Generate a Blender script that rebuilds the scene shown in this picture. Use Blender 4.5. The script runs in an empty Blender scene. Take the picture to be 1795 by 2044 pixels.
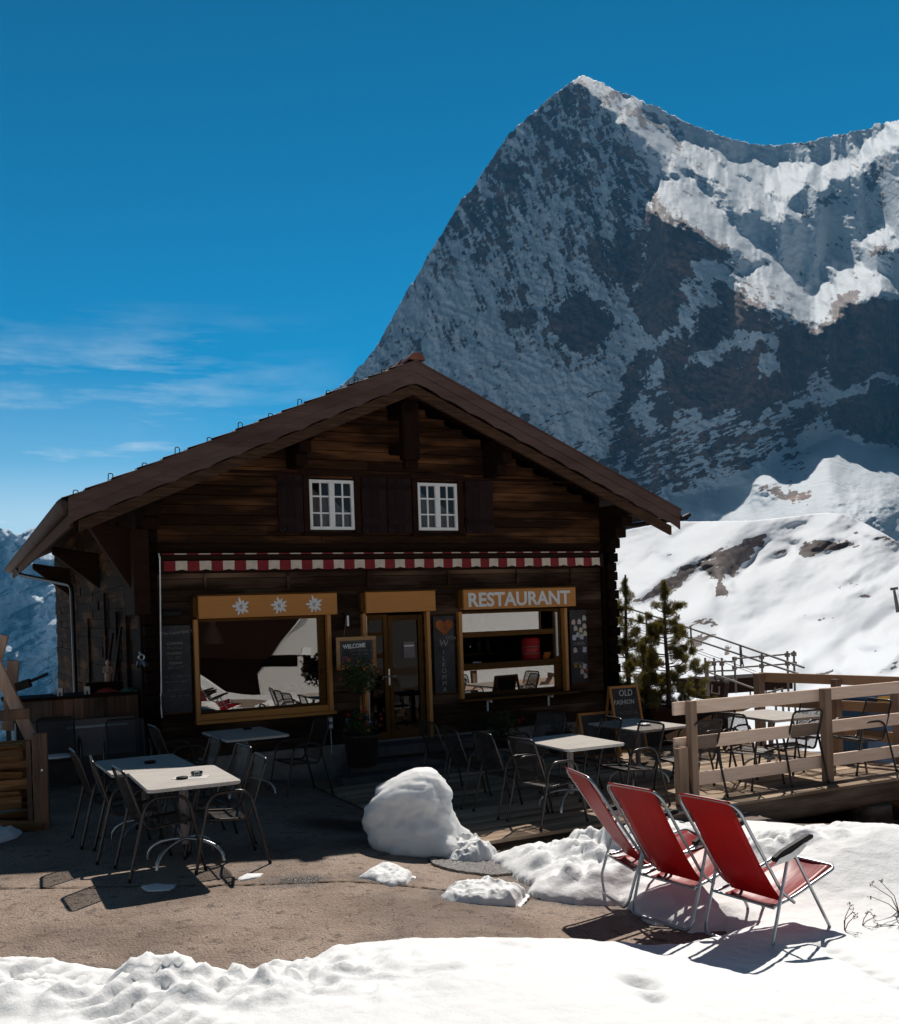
SKYTINT=(.0,.86,1.04); CLOUDC=(10.,11.6,12.4); SKYS=.07; SUNS=4.5; EXPO=.27; HAZE=4.6e-5
import bpy, math, random
import numpy as np
from mathutils import Vector, Matrix, Euler
R=math.radians; PI=math.pi
rnd=random.Random(7)
sc=bpy.context.scene; COL=sc.collection
# ---------------------------------------------------------------- camera model (photo pixels on a 1795 x 2044 grid)
F=1960.;U0=897.5;V0=1215.;ROLL=math.atan(.0335);CAMH=2.15
CR,SR=math.cos(ROLL),math.sin(ROLL)
TH=math.atan2(1960,3934);CT,ST=math.cos(TH),math.sin(TH)
OX,OY=-3.9487,12.8626          # left front corner of the chalet
def ray(u,v):
    du,dv=u-U0,v-V0
    return ((du*CR-dv*SR)/F,-(du*SR+dv*CR)/F)
def G(u,v,z=0.):
    a,b=ray(u,v);t=(z-CAMH)/b
    return (a*t,t)
def HL(x,y,z=0.): return (OX+x*CT-y*ST,OY+x*ST+y*CT,z)
def LOC(X,Y):
    dx,dy=X-OX,Y-OY
    return (dx*CT+dy*ST,-dx*ST+dy*CT)
def gz(X,Y):
    lx,ly=LOC(X,Y)
    t=min(max((lx-.3)/2.4,0),1); z=-.22*t*t*(3-2*t)
    if lx>4.3 and ly<-4.7:
        s=min((lx-4.3)/3.,1)*min((-4.7-ly)/1.2,1); z-=.55*s*s
    if lx>5.6 and ly>-5.5: z-=.9*min((lx-5.6)/1.4,1)*min((ly+5.5)/.4,1)
    return z
# ---------------------------------------------------------------- node helpers
def newmat(name):
    m=bpy.data.materials.new(name); m.use_nodes=True
    nt=m.node_tree; b=nt.nodes.get('Principled BSDF'); return m,nt,b
def nd(nt,t,**k):
    n=nt.nodes.new(t)
    for a,v in k.items(): setattr(n,a,v)
    return n
def mixc(nt,fac,a,b,typ='MIX'):
    n=nd(nt,'ShaderNodeMix',data_type='RGBA',blend_type=typ)
    for i,v in ((0,fac),(6,a),(7,b)):
        if hasattr(v,'links') or hasattr(v,'is_linked'): nt.links.new(v,n.inputs[i])
        else: n.inputs[i].default_value=v if i==0 else (*v[:3],1)
    return n.outputs[2]
def coords(nt,scale=(1,1,1),kind='Object'):
    tc=nd(nt,'ShaderNodeTexCoord'); mp=nd(nt,'ShaderNodeMapping'); mp.inputs['Scale'].default_value=scale
    nt.links.new(tc.outputs[kind],mp.inputs['Vector']); return mp.outputs[0]
def noise(nt,vec,scale,detail=4,rough=.55):
    n=nd(nt,'ShaderNodeTexNoise'); n.inputs['Scale'].default_value=scale; n.inputs['Detail'].default_value=detail; n.inputs['Roughness'].default_value=rough
    nt.links.new(vec,n.inputs['Vector']); return n.outputs[0]
def ramp(nt,fac,stops):
    n=nd(nt,'ShaderNodeValToRGB'); cr=n.color_ramp
    while len(cr.elements)<len(stops): cr.elements.new(.5)
    for e,(p,c) in zip(cr.elements,stops):
        e.position=p; e.color=(c,c,c,1) if not hasattr(c,'__len__') else (*c[:3],1)
    nt.links.new(fac,n.inputs[0]); return n.outputs[0]
def bump(nt,b,h,strength=.3,dist=.01):
    n=nd(nt,'ShaderNodeBump'); n.inputs['Strength'].default_value=strength; n.inputs['Distance'].default_value=dist
    nt.links.new(h,n.inputs['Height']); nt.links.new(n.outputs[0],b.inputs['Normal'])
def mth(nt,op,a,b=None):
    n=nd(nt,'ShaderNodeMath',operation=op)
    for i,v in enumerate((a,b)):
        if v is None: continue
        if hasattr(v,'is_linked'): nt.links.new(v,n.inputs[i])
        else: n.inputs[i].default_value=v
    return n.outputs[0]
def wood(name,c1,c2,c3=None,axis=0,rough=.75,big=1.2,grain=1.,patch=(.42,.62),spec=.03):
    """weathered timber: grain stretched along one axis, big blotches of a second tone"""
    m,nt,b=newmat(name); L=nt.links
    s=[9*grain]*3; s[axis]=.6*grain
    v=coords(nt,tuple(s)); g=noise(nt,v,5.5,7,.7)
    s2=[3.2]*3; s2[axis]=.5; p=noise(nt,coords(nt,tuple(s2)),big,3,.6)
    c=mixc(nt,ramp(nt,g,[(.3,0.),(.7,1.)]),c1,c2)
    if c3: c=mixc(nt,ramp(nt,p,[(patch[0],0.),(patch[1],1.)]),c,c3)
    isl=nd(nt,'ShaderNodeNewGeometry'); w=nd(nt,'ShaderNodeMapRange'); L.new(isl.outputs['Random Per Island'],w.inputs[0]); w.inputs[3].default_value=.62; w.inputs[4].default_value=1.25
    c=mixc(nt,1.,c,w.outputs[0],'MULTIPLY')
    L.new(c,b.inputs['Base Color']); b.inputs['Roughness'].default_value=rough; b.inputs['Specular IOR Level'].default_value=spec
    bump(nt,b,g,.35,.006); return m
def plain(name,c,rough=.6,metal=0.,var=.15,scale=14,bmp=0.,spec=.4):
    m,nt,b=newmat(name); n=noise(nt,coords(nt),scale,4,.6)
    col=mixc(nt,ramp(nt,n,[(.3,0.),(.7,1.)]),tuple(x*(1-var) for x in c),tuple(min(1,x*(1+var)) for x in c))
    nt.links.new(col,b.inputs['Base Color']); b.inputs['Roughness'].default_value=rough; b.inputs['Metallic'].default_value=metal; b.inputs['Specular IOR Level'].default_value=spec
    if bmp: bump(nt,b,n,bmp,.01)
    return m
M={}
M['wall']=wood('dark_log_boards',(.012,.006,.004),(.050,.023,.011),(.17,.074,.032),big=1.3,patch=(.47,.72))  # orange blotches: sun-worn tone plus snow-reflected light put into the colour
M['wall_low']=wood('worn_log_boards',(.014,.008,.006),(.06,.035,.022),(.17,.105,.07),big=1.0,patch=(.5,.74))
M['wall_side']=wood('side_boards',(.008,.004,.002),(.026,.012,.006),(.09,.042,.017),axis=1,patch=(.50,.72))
M['pole']=plain('weathered_scaffold_tube',(.12,.095,.085),.6,0,.3,8)
M['beam']=wood('dark_beam',(.006,.003,.002),(.018,.009,.006),None,axis=1)
M['beamx']=wood('dark_beam_long',(.010,.005,.004),(.03,.014,.009),None,axis=0)
M['beamz']=wood('dark_beam_upright',(.006,.003,.002),(.018,.009,.006),None,axis=2)
M['shutter']=wood('shutter_boards',(.014,.008,.009),(.028,.016,.016),None,axis=2,rough=.6)
M['fascia']=wood('fascia_boards',(.078,.050,.044),(.135,.088,.078),(.055,.035,.031),axis=0,rough=.7,grain=1.,patch=(.45,.8))
M['fascia2']=wood('inner_bargeboard',(.02,.011,.007),(.10,.055,.035),None,axis=0)
M['soffit']=wood('soffit_boards',(.012,.006,.004),(.03,.015,.009),None,axis=1)
M['tile']=plain('roof_tiles',(.10,.065,.055),.75,var=.35,scale=5)
M['ridge']=plain('ridge_tile_clay',(.15,.045,.03),.7,var=.3,scale=9)
M['orange']=wood('ochre_board',(.40,.155,.026),(.47,.19,.034),None,axis=0,rough=.5,spec=.4)
M['orangez']=wood('ochre_board_upright',(.36,.15,.035),(.48,.21,.05),None,axis=2,rough=.5,spec=.4)
M['ochredark']=wood('dark_ochre_frame',(.06,.028,.008),(.13,.06,.017),None,axis=0,rough=.5)
M['white']=plain('white_paint',(.78,.78,.77),.5,var=.05)
M['letter']=plain('white_lettering',(.74,.74,.73),.5,var=.04)
M['steel']=plain('galvanised_steel',(.45,.46,.47),.33,1.,.15,30)
M['chrome']=plain('tube_steel',(.36,.37,.39),.34,1.,.08,40)
M['darkmetal']=plain('dark_enamelled_tube',(.045,.038,.036),.3,.7,.2,30,spec=.5)
M['black']=plain('black_plastic',(.018,.015,.015),.6,0,.2,spec=.12)
M['chalk']=plain('slate_board',(.045,.043,.046),.8,0,.35,5)
M['chalkwhite']=plain('white_chalk',(.66,.66,.64),.9)
M['chalkdim']=plain('faded_chalk',(.30,.28,.25),.9)
M['chalkpink']=plain('pink_chalk',(.55,.16,.2),.9)
M['pine']=wood('new_pine',(.66,.48,.38),(.80,.62,.50),(.52,.34,.25),axis=0,rough=.7,patch=(.55,.75))
M['pinez']=wood('pine_post',(.24,.16,.115),(.33,.235,.17),(.18,.12,.085),axis=2,rough=.75)
M['pinebrown']=wood('brown_pine_rail',(.34,.20,.12),(.44,.28,.17),None,axis=0,rough=.7)
M['deck']=wood('deck_planks',(.38,.28,.20),(.54,.42,.31),(.24,.17,.12),axis=0,rough=.8)
M['log']=wood('round_log',(.16,.115,.085),(.27,.20,.155),(.10,.07,.05),axis=0,rough=.8)
M['grey_wood']=wood('grey_barn_boards',(.06,.042,.032),(.17,.125,.10),(.24,.13,.085),axis=2,rough=.8)
M['firewood']=wood('split_firewood',(.16,.07,.025),(.42,.22,.10),(.07,.035,.018),axis=0,rough=.85,patch=(.5,.7))
M['plank_pale']=wood('pale_timber',(.40,.27,.20),(.52,.37,.28),(.26,.17,.13),axis=2,rough=.8)
M['plaster']=plain('old_plaster',(.30,.25,.22),.9,0,.3,4,.3)
M['stone']=plain('grey_stone_step',(.075,.07,.07),.8,0,.3,9,.3)
M['grey_panel']=plain('grey_sheet_panel',(.19,.165,.17),.6,0,.12,6)
M['counter_dark']=plain('dark_underpanel',(.06,.05,.05),.7,0,.2,6)
M['greybar']=plain('pale_metal_bar',(.35,.45,.5),.4,.3)
M['red_plastic']=plain('red_enamel',(.42,.02,.018),.35,0,.1,8)
M['blue']=plain('blue_plastic',(.012,.075,.20),.45,0,.25,12)
M['yellow']=plain('yellow_sticker',(.6,.35,.03),.6)
M['paper']=plain('note_paper',(.62,.58,.54),.9,0,.08,9)
M['paperb']=plain('pale_blue_paper',(.45,.5,.6),.9)
M['cloth_red']=plain('red_cloth',(.55,.06,.04),.9,0,.3)
M['cloth_green']=plain('green_cloth',(.10,.20,.15),.9,0,.3)
M['rust']=plain('rusty_heart',(.30,.085,.02),.8,.0,.35,9,.4)
M['pot']=plain('dark_pot',(.04,.03,.028),.7)
M['bark']=plain('pine_bark',(.07,.045,.032),.9,0,.35,12,.5)
def needles(name,col):
    m=plain(name,col,.65,0,.35,3); nt=m.node_tree; b=nt.nodes['Principled BSDF']; out=nt.nodes['Material Output']
    t=nd(nt,'ShaderNodeBsdfTranslucent'); t.inputs[0].default_value=(col[0]*2.2,col[1]*2.2,col[2]*1.5,1); mx=nd(nt,'ShaderNodeMixShader'); mx.inputs[0].default_value=.35
    nt.links.new(b.outputs[0],mx.inputs[1]); nt.links.new(t.outputs[0],mx.inputs[2]); nt.links.new(mx.outputs[0],out.inputs[0]); return m
M['needle']=needles('pine_needles',(.15,.115,.022))
M['needle2']=needles('dark_pine_needles',(.07,.06,.014))
M['leaf']=plain('green_leaves',(.035,.06,.012),.6,0,.4,8)
M['flower_o']=plain('orange_petals',(.6,.14,.02),.7)
M['flower_r']=plain('red_petals',(.45,.02,.02),.7)
M['flower_b']=plain('blue_petals',(.12,.14,.3),.7)
M['dry']=plain('dry_stems',(.20,.13,.10),.9)
M['enamel_white']=plain('lamp_enamel',(.5,.47,.43),.4)
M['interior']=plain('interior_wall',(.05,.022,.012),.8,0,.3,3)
M['glass_dish']=None
def glassmat(name,refl,tint,wob=.0):
    m,nt,b=newmat(name); nt.nodes.remove(b); L=nt.links; out=nt.nodes['Material Output']
    tr=nd(nt,'ShaderNodeBsdfTransparent'); tr.inputs[0].default_value=(*tint,1)
    gl=nd(nt,'ShaderNodeBsdfGlossy'); gl.inputs['Roughness'].default_value=.0; gl.inputs[0].default_value=(.92,.9,.88,1)
    fr=nd(nt,'ShaderNodeFresnel'); fr.inputs[0].default_value=1.5
    f=mth(nt,'ADD',fr.outputs[0],refl)
    if wob:
        bn=nd(nt,'ShaderNodeBump'); bn.inputs['Strength'].default_value=.02; bn.inputs['Distance'].default_value=.03
        L.new(noise(nt,coords(nt),wob,1),bn.inputs['Height']); L.new(bn.outputs[0],gl.inputs['Normal'])
    mx=nd(nt,'ShaderNodeMixShader'); L.new(f,mx.inputs[0]); L.new(tr.outputs[0],mx.inputs[1]); L.new(gl.outputs[0],mx.inputs[2]); L.new(mx.outputs[0],out.inputs[0]); return m
M['glass']=glassmat('window_glass',.17,(.75,.72,.68),1.3)
M['glass_dim']=glassmat('door_glass',-.03,(.6,.55,.5),1.3)
M['glass_up']=glassmat('upper_window_glass',.04,(.75,.75,.75),1.3)
M['glass_dish']=glassmat('clear_dish_glass',.12,(.8,.86,.88))
def meshmat(name,col,solid):
    """expanded metal sheet: tiny diamond openings"""
    m,nt,b=newmat(name); L=nt.links; out=nt.nodes['Material Output']
    b.inputs['Base Color'].default_value=(*col,1); b.inputs['Metallic'].default_value=.6; b.inputs['Roughness'].default_value=.4
    tc=nd(nt,'ShaderNodeTexCoord'); sx=nd(nt,'ShaderNodeSeparateXYZ'); L.new(tc.outputs['Object'],sx.inputs[0]); vv=mth(nt,'ADD',sx.outputs[1],sx.outputs[2])
    a=mth(nt,'SINE',mth(nt,'MULTIPLY',mth(nt,'ADD',sx.outputs[0],vv),330.)); c=mth(nt,'SINE',mth(nt,'MULTIPLY',mth(nt,'SUBTRACT',sx.outputs[0],vv),330.))
    p=mth(nt,'MULTIPLY',a,c); p=mth(nt,'ABSOLUTE',p); h=mth(nt,'LESS_THAN',p,solid)
    tr=nd(nt,'ShaderNodeBsdfTransparent'); mx=nd(nt,'ShaderNodeMixShader'); L.new(h,mx.inputs[0]); L.new(tr.outputs[0],mx.inputs[1]); L.new(b.outputs[0],mx.inputs[2]); L.new(mx.outputs[0],out.inputs[0]); return m
M['mesh']=meshmat('expanded_metal_mesh',(.05,.043,.04),.42)
def fabric():
    m,nt,b=newmat('red_sling_fabric'); L=nt.links; out=nt.nodes['Material Output']
    n=noise(nt,coords(nt),5.,3); c=mixc(nt,n,(.33,.004,.006),(.44,.009,.010)); L.new(c,b.inputs['Base Color']); b.inputs['Roughness'].default_value=.4; b.inputs['Specular IOR Level'].default_value=.35
    t=nd(nt,'ShaderNodeBsdfTranslucent'); L.new(c,t.inputs[0]); mx=nd(nt,'ShaderNodeMixShader'); mx.inputs[0].default_value=.32
    w=noise(nt,coords(nt,(1,4,1)),2.0,2); bump(nt,b,w,.25,.03)
    L.new(b.outputs[0],mx.inputs[1]); L.new(t.outputs[0],mx.inputs[2]); L.new(mx.outputs[0],out.inputs[0]); return m
M['sling']=fabric()
def snowmat(name,scale=1.):
    m,nt,b=newmat(name); b.inputs['Base Color'].default_value=(.86,.86,.87,1); b.inputs['Roughness'].default_value=.6; b.inputs['Specular IOR Level'].default_value=.2
    v=coords(nt); a=noise(nt,v,14*scale,5,.6); c=noise(nt,v,3.*scale,3,.5)
    f_=noise(nt,v,90*scale,3,.7); h=mth(nt,'ADD',mth(nt,'ADD',a,mth(nt,'MULTIPLY',f_,.22)),mth(nt,'MULTIPLY',c,1.5)); bump(nt,b,h,.28,.035/scale)
    dt=noise(nt,v,26*scale,3,.7); cc=mixc(nt,ramp(nt,dt,[(.66,0.),(.76,.25)]),(.83,.825,.82),(.50,.45,.40)); nt.links.new(cc,b.inputs['Base Color'])
    try:
        b.inputs['Subsurface Weight'].default_value=.0
    except Exception: pass
    return m
M['snow']=snowmat('snow')
M['snowdeep']=snowmat('deep_snow'); _b=M['snowdeep'].node_tree.nodes['Principled BSDF']; _b.inputs['Subsurface Weight'].default_value=.85; _b.inputs['Subsurface Radius'].default_value=(.9,.95,1.); _b.inputs['Subsurface Scale'].default_value=.16
def asphalt():
    m,nt,b=newmat('old_asphalt'); L=nt.links; v=coords(nt)
    fine=noise(nt,v,70.,3,.7); mid=noise(nt,v,9.,4,.6); big=noise(nt,v,.8,4,.6)
    vo=nd(nt,'ShaderNodeTexVoronoi'); vo.inputs['Scale'].default_value=55.; L.new(v,vo.inputs['Vector'])
    c=mixc(nt,ramp(nt,fine,[(.35,0.),(.65,1.)]),(.22,.16,.125),(.41,.31,.24))
    c=mixc(nt,ramp(nt,vo.outputs['Color'],[(.0,0.),(.75,0.),(.9,.55)]),c,(.40,.31,.25))
    c=mixc(nt,ramp(nt,mid,[(.34,.75),(.45,0.)]),c,(.10,.072,.06))
    c=mixc(nt,ramp(nt,big,[(.40,.6),(.55,0.)]),c,(.13,.092,.075))
    wt=nd(nt,'ShaderNodeAttribute'); wt.attribute_name='wet'; wf=ramp(nt,mth(nt,'ADD',wt.outputs['Fac'],mth(nt,'MULTIPLY',mth(nt,'SUBTRACT',mid,.5),.9)),[(.35,0.),(.7,1.)]); c=mixc(nt,wf,c,(.050,.036,.030))
    L.new(c,b.inputs['Base Color']); r=ramp(nt,noise(nt,v,1.7,4,.6),[(.42,.75),(.60,.95)]); r=mixc(nt,wf,r,(.38,.38,.38)); L.new(r,b.inputs['Roughness']); b.inputs['Specular IOR Level'].default_value=.22
    h=mth(nt,'ADD',mth(nt,'MULTIPLY',fine,.6),mth(nt,'ADD',vo.outputs['Distance'],mid)); bump(nt,b,h,.8,.012); return m
M['asphalt']=asphalt()
M['gravel']=plain('wet_gravel',(.055,.04,.035),.35,0,.6,60,1.0)
def tabletop():
    m,nt,b=newmat('speckled_table_top'); v=coords(nt); n=noise(nt,v,60.,3,.7); w=noise(nt,coords(nt,(1,3,1)),3.,4)
    c=mixc(nt,ramp(nt,n,[(.35,0.),(.65,1.)]),(.40,.36,.33),(.54,.50,.46)); c=mixc(nt,ramp(nt,w,[(.4,0.),(.7,.5)]),c,(.62,.57,.51))
    nt.links.new(c,b.inputs['Base Color']); b.inputs['Roughness'].default_value=.9; b.inputs['Specular IOR Level'].default_value=.04; return m
M['table']=tabletop()
# ---------------------------------------------------------------- mesh builder
class MB:
    def __init__(s): s.v=[];s.f=[];s.m=[];s.sm=[]
    def add(s,vs,fs,mi=0,smooth=False):
        o=len(s.v); s.v+=[tuple(p) for p in vs]; s.f+=[tuple(i+o for i in f) for f in fs]; s.m+=[mi]*len(fs); s.sm+=[smooth]*len(fs)
    def box(s,c,d,rot=None,mi=0):
        x,y,z=(d[0]/2,d[1]/2,d[2]/2)
        p=[Vector((a*x,b*y,e*z)) for a in(-1,1) for b in(-1,1) for e in(-1,1)]
        if rot is not None:
            q=Euler(rot).to_matrix(); p=[q@a for a in p]
        s.add([a+Vector(c) for a in p],[(0,1,3,2),(4,6,7,5),(0,4,5,1),(2,3,7,6),(0,2,6,4),(1,5,7,3)],mi)
        return s
    def bb(s,x0,x1,y0,y1,z0,z1,mi=0): return s.box(((x0+x1)/2,(y0+y1)/2,(z0+z1)/2),(abs(x1-x0),abs(y1-y0),abs(z1-z0)),None,mi)
    def bar(s,p,q,w,h,up=(0,0,1),mi=0,j=0):
        p,q=Vector(p),Vector(q); d=(q-p).normalized(); u=Vector(up); sd=d.cross(u)
        if sd.length<1e-4: sd=d.cross(Vector((1,0,0)))
        sd.normalize(); u=sd.cross(d)
        vs=[]
        for e in(p,q):
            for a,b in((-1,-1),(1,-1),(1,1),(-1,1)): vs.append(e+sd*a*w/2+u*b*h/2+Vector([rnd.uniform(-j,j) for _ in range(3)]))
        s.add(vs,[(0,1,2,3),(7,6,5,4),(0,4,5,1),(1,5,6,2),(2,6,7,3),(3,7,4,0)],mi); return s
    def tube(s,pts,r,n=8,closed=False,mi=0,caps=True):
        pts=[Vector(p) for p in pts]; N=len(pts); rs=r if hasattr(r,'__len__') else [r]*N
        ref=None; vs=[]
        for i,p in enumerate(pts):
            a=pts[(i-1)%N] if (closed or i>0) else p; b=pts[(i+1)%N] if (closed or i<N-1) else p
            d=(b-a).normalized() if (b-a).length>1e-9 else Vector((0,0,1))
            if ref is None:
                ref=d.orthogonal().normalized()
            else:
                ref=(ref-d*ref.dot(d)); ref=ref.normalized() if ref.length>1e-6 else d.orthogonal().normalized()
            w=d.cross(ref)
            for k in range(n):
                an=2*PI*k/n; vs.append(p+(ref*math.cos(an)+w*math.sin(an))*rs[i])
        fs=[]
        for i in range(N if closed else N-1):
            for k in range(n):
                a=i*n+k;b=i*n+(k+1)%n;c=((i+1)%N)*n+(k+1)%n;d=((i+1)%N)*n+k; fs.append((a,b,c,d))
        s.add(vs,fs,mi,True)
        if caps and not closed: s.add(vs[:n],[tuple(range(n))[::-1]],mi); s.add(vs[-n:],[tuple(range(n))],mi)
        return s
    def cyl(s,p,q,r,n=12,r2=None,mi=0): return s.tube([p,q],[r,r if r2 is None else r2],n,mi=mi)
    def prism(s,pts,ax,a,b,mi=0):
        """closed 2-D outline pushed along axis ax from a to b"""
        n=len(pts)
        def mk(p,t):
            l=[0,0,0]; o=[i for i in range(3) if i!=ax]; l[ax]=t; l[o[0]],l[o[1]]=p; return l
        vs=[mk(p,a) for p in pts]+[mk(p,b) for p in pts]
        s.add(vs,[tuple(range(n)),tuple(range(2*n-1,n-1,-1))]+[(i,i+n,(i+1)%n+n,(i+1)%n) for i in range(n)],mi); return s
    def lathe(s,prof,c=(0,0,0),n=20,mi=0):
        vs=[];
        for r,z in prof:
            for k in range(n): an=2*PI*k/n; vs.append((c[0]+r*math.cos(an),c[1]+r*math.sin(an),c[2]+z))
        fs=[(i*n+k,i*n+(k+1)%n,(i+1)*n+(k+1)%n,(i+1)*n+k) for i in range(len(prof)-1) for k in range(n)]
        s.add(vs,fs,mi,True); return s
    def build(s,name,mats,parent=None,loc=None,rot=None,bev=0.,fixn=True):
        me=bpy.data.meshes.new(name); me.from_pydata(s.v,[],s.f)
        for m in (mats if isinstance(mats,(list,tuple)) else [mats]): me.materials.append(m)
        me.polygons.foreach_set('material_index',s.m); me.polygons.foreach_set('use_smooth',s.sm)
        me.validate(); me.update()
        if fixn:
            import bmesh
            bm=bmesh.new(); bm.from_mesh(me); bmesh.ops.recalc_face_normals(bm,faces=bm.faces); bm.to_mesh(me); bm.free()
        o=bpy.data.objects.new(name,me); COL.objects.link(o)
        if parent is not None: o.parent=parent
        if loc is not None: o.location=loc
        if rot is not None: o.rotation_euler=(0,0,rot) if not hasattr(rot,'__len__') else rot
        if bev:
            b=o.modifiers.new('bevel','BEVEL'); b.width=bev; b.segments=1; b.limit_method='ANGLE'
        return o
def tag(o,label,cat,group=None):
    o['label']=label; o['category']=cat
    if group: o['group']=group
    return o
def thing(name,label,cat,loc=(0,0,0),rotz=0.,group=None):
    o=bpy.data.objects.new(name,None); COL.objects.link(o); o.location=loc; o.rotation_euler=(0,0,rotz); o.empty_display_size=.2
    return tag(o,label,cat,group)
def struct(o): o['kind']='structure'; return o
def dup(root,loc,rotz,label):
    r=root.copy(); COL.objects.link(r); r.location=loc; r.rotation_euler=(0,0,rotz); r['label']=label
    for ch in list(root.children):
        c=ch.copy(); COL.objects.link(c); c.parent=r
        for g in list(ch.children):
            d=g.copy(); COL.objects.link(d); d.parent=c
    return r
def hthing(name,label,cat,x=0,y=0,z=0,rz=0.,group=None): return thing(name,label,cat,HL(x,y,z),TH+rz,group)
def arc(c,r,a0,a1,n,pl='xz'):
    out=[]
    for i in range(n+1):
        a=a0+(a1-a0)*i/n; u,w=r*math.cos(a),r*math.sin(a)
        out.append((c[0]+u,c[1],c[2]+w) if pl=='xz' else ((c[0],c[1]+u,c[2]+w) if pl=='yz' else (c[0]+u,c[1]+w,c[2])))
    return out
def rounded(pts,r,n=4,closed=False):
    """3-D polyline with its corners rounded"""
    P=[Vector(p) for p in pts]; N=len(P); out=[]
    for i in range(N):
        if not closed and i in(0,N-1): out.append(P[i]); continue
        a,b,c=P[(i-1)%N],P[i],P[(i+1)%N]; u=(a-b);w=(c-b); k=min(r,u.length*.45,w.length*.45); s0=b+u.normalized()*k; s1=b+w.normalized()*k
        for j in range(n+1):
            t=j/n; out.append(s0*(1-t)**2+b*2*t*(1-t)+s1*t*t)
    return out
def textmesh(txt,size,name,mat,parent,loc,rot,bold=0.,ext=.004,align='LEFT',sx=1.,shear=0.):
    cu=bpy.data.curves.new(name,'FONT'); cu.body=txt; cu.size=size; cu.extrude=ext; cu.offset=bold; cu.align_x=align; cu.shear=shear; cu.resolution_u=3
    t=bpy.data.objects.new(name+'_src',cu); COL.objects.link(t)
    dg=bpy.context.evaluated_depsgraph_get(); me=bpy.data.meshes.new_from_object(t.evaluated_get(dg)); me.name=name
    bpy.data.objects.remove(t); bpy.data.curves.remove(cu)
    me.materials.clear(); me.materials.append(mat)
    o=bpy.data.objects.new(name,me); COL.objects.link(o); o.parent=parent; o.location=loc; o.rotation_euler=rot; o.scale=(sx,1,1); return o
# ---------------------------------------------------------------- numpy noise
def vnoise(x,y,seed):
    """smooth value noise on arrays"""
    xi=np.floor(x).astype(np.int64); yi=np.floor(y).astype(np.int64); fx=x-xi; fy=y-yi
    fx=fx*fx*fx*(fx*(fx*6-15)+10); fy=fy*fy*fy*(fy*(fy*6-15)+10)
    def h(a,b):
        n=(a*374761393+b*668265263+seed*1442695041)&0xFFFFFFFF; n=((n^(n>>13))*1274126177)&0xFFFFFFFF; n=n^(n>>16); return (n&0xFFFF)/65535.
    return (h(xi,yi)*(1-fx)+h(xi+1,yi)*fx)*(1-fy)+(h(xi,yi+1)*(1-fx)+h(xi+1,yi+1)*fx)*fy
def fbm(x,y,seed,octv=5,gain=.5,ridge=False):
    s=0;a=1;t=0
    for i in range(octv):
        n=vnoise(x*2**i+17.3*i,y*2**i-9.1*i,seed+i)
        if ridge: n=1-abs(2*n-1)
        s=s+a*n;t+=a;a*=gain
    return s/t
def sdpoly(px,py,poly):
    """signed distance, positive inside"""
    P=np.array(poly,float); d=np.full(px.shape,1e9); ins=np.zeros(px.shape,bool)
    for i in range(len(P)):
        a=P[i];b=P[(i+1)%len(P)]; e=b-a; wx=px-a[0];wy=py-a[1]
        t=np.clip((wx*e[0]+wy*e[1])/(e@e+1e-12),0,1); d=np.minimum(d,np.hypot(wx-e[0]*t,wy-e[1]*t))
        c=(a[1]>py)!=(b[1]>py)
        ins^=c&(px<(b[0]-a[0])*(py-a[1])/((b[1]-a[1]) if b[1]!=a[1] else 1e-9)+a[0])
    return np.where(ins,d,-d)
def gridmesh(name,X,Y,Z,mat,smooth=True,keep=None,attrs=None):
    n,m=X.shape; V=np.stack([X,Y,Z],-1).reshape(-1,3)
    idx=np.arange(n*m).reshape(n,m); q=np.stack([idx[:-1,:-1],idx[:-1,1:],idx[1:,1:],idx[1:,:-1]],-1).reshape(-1,4)
    if keep is not None:
        k=keep.reshape(-1); q=q[k[q].any(1)]
        used=np.zeros(n*m,bool); used[q.reshape(-1)]=True; mp=np.cumsum(used)-1; V=V[used]; q=mp[q]
    else: used=None
    me=bpy.data.meshes.new(name); me.vertices.add(len(V)); me.vertices.foreach_set('co',V.astype(np.float32).reshape(-1))
    me.loops.add(len(q)*4); me.loops.foreach_set('vertex_index',q.reshape(-1).astype(np.int32))
    me.polygons.add(len(q)); me.polygons.foreach_set('loop_start',np.arange(0,len(q)*4,4,dtype=np.int32)); me.polygons.foreach_set('loop_total',np.full(len(q),4,np.int32))
    me.polygons.foreach_set('use_smooth',np.full(len(q),smooth))
    me.update(calc_edges=True)
    if attrs:
        for k,a in attrs.items():
            at=me.attributes.new(k,'FLOAT','POINT'); d=a.reshape(-1)
            if used is not None: d=d[used]
            at.data.foreach_set('value',d.astype(np.float32))
    me.materials.append(mat); o=bpy.data.objects.new(name,me); COL.objects.link(o); return o
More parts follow.
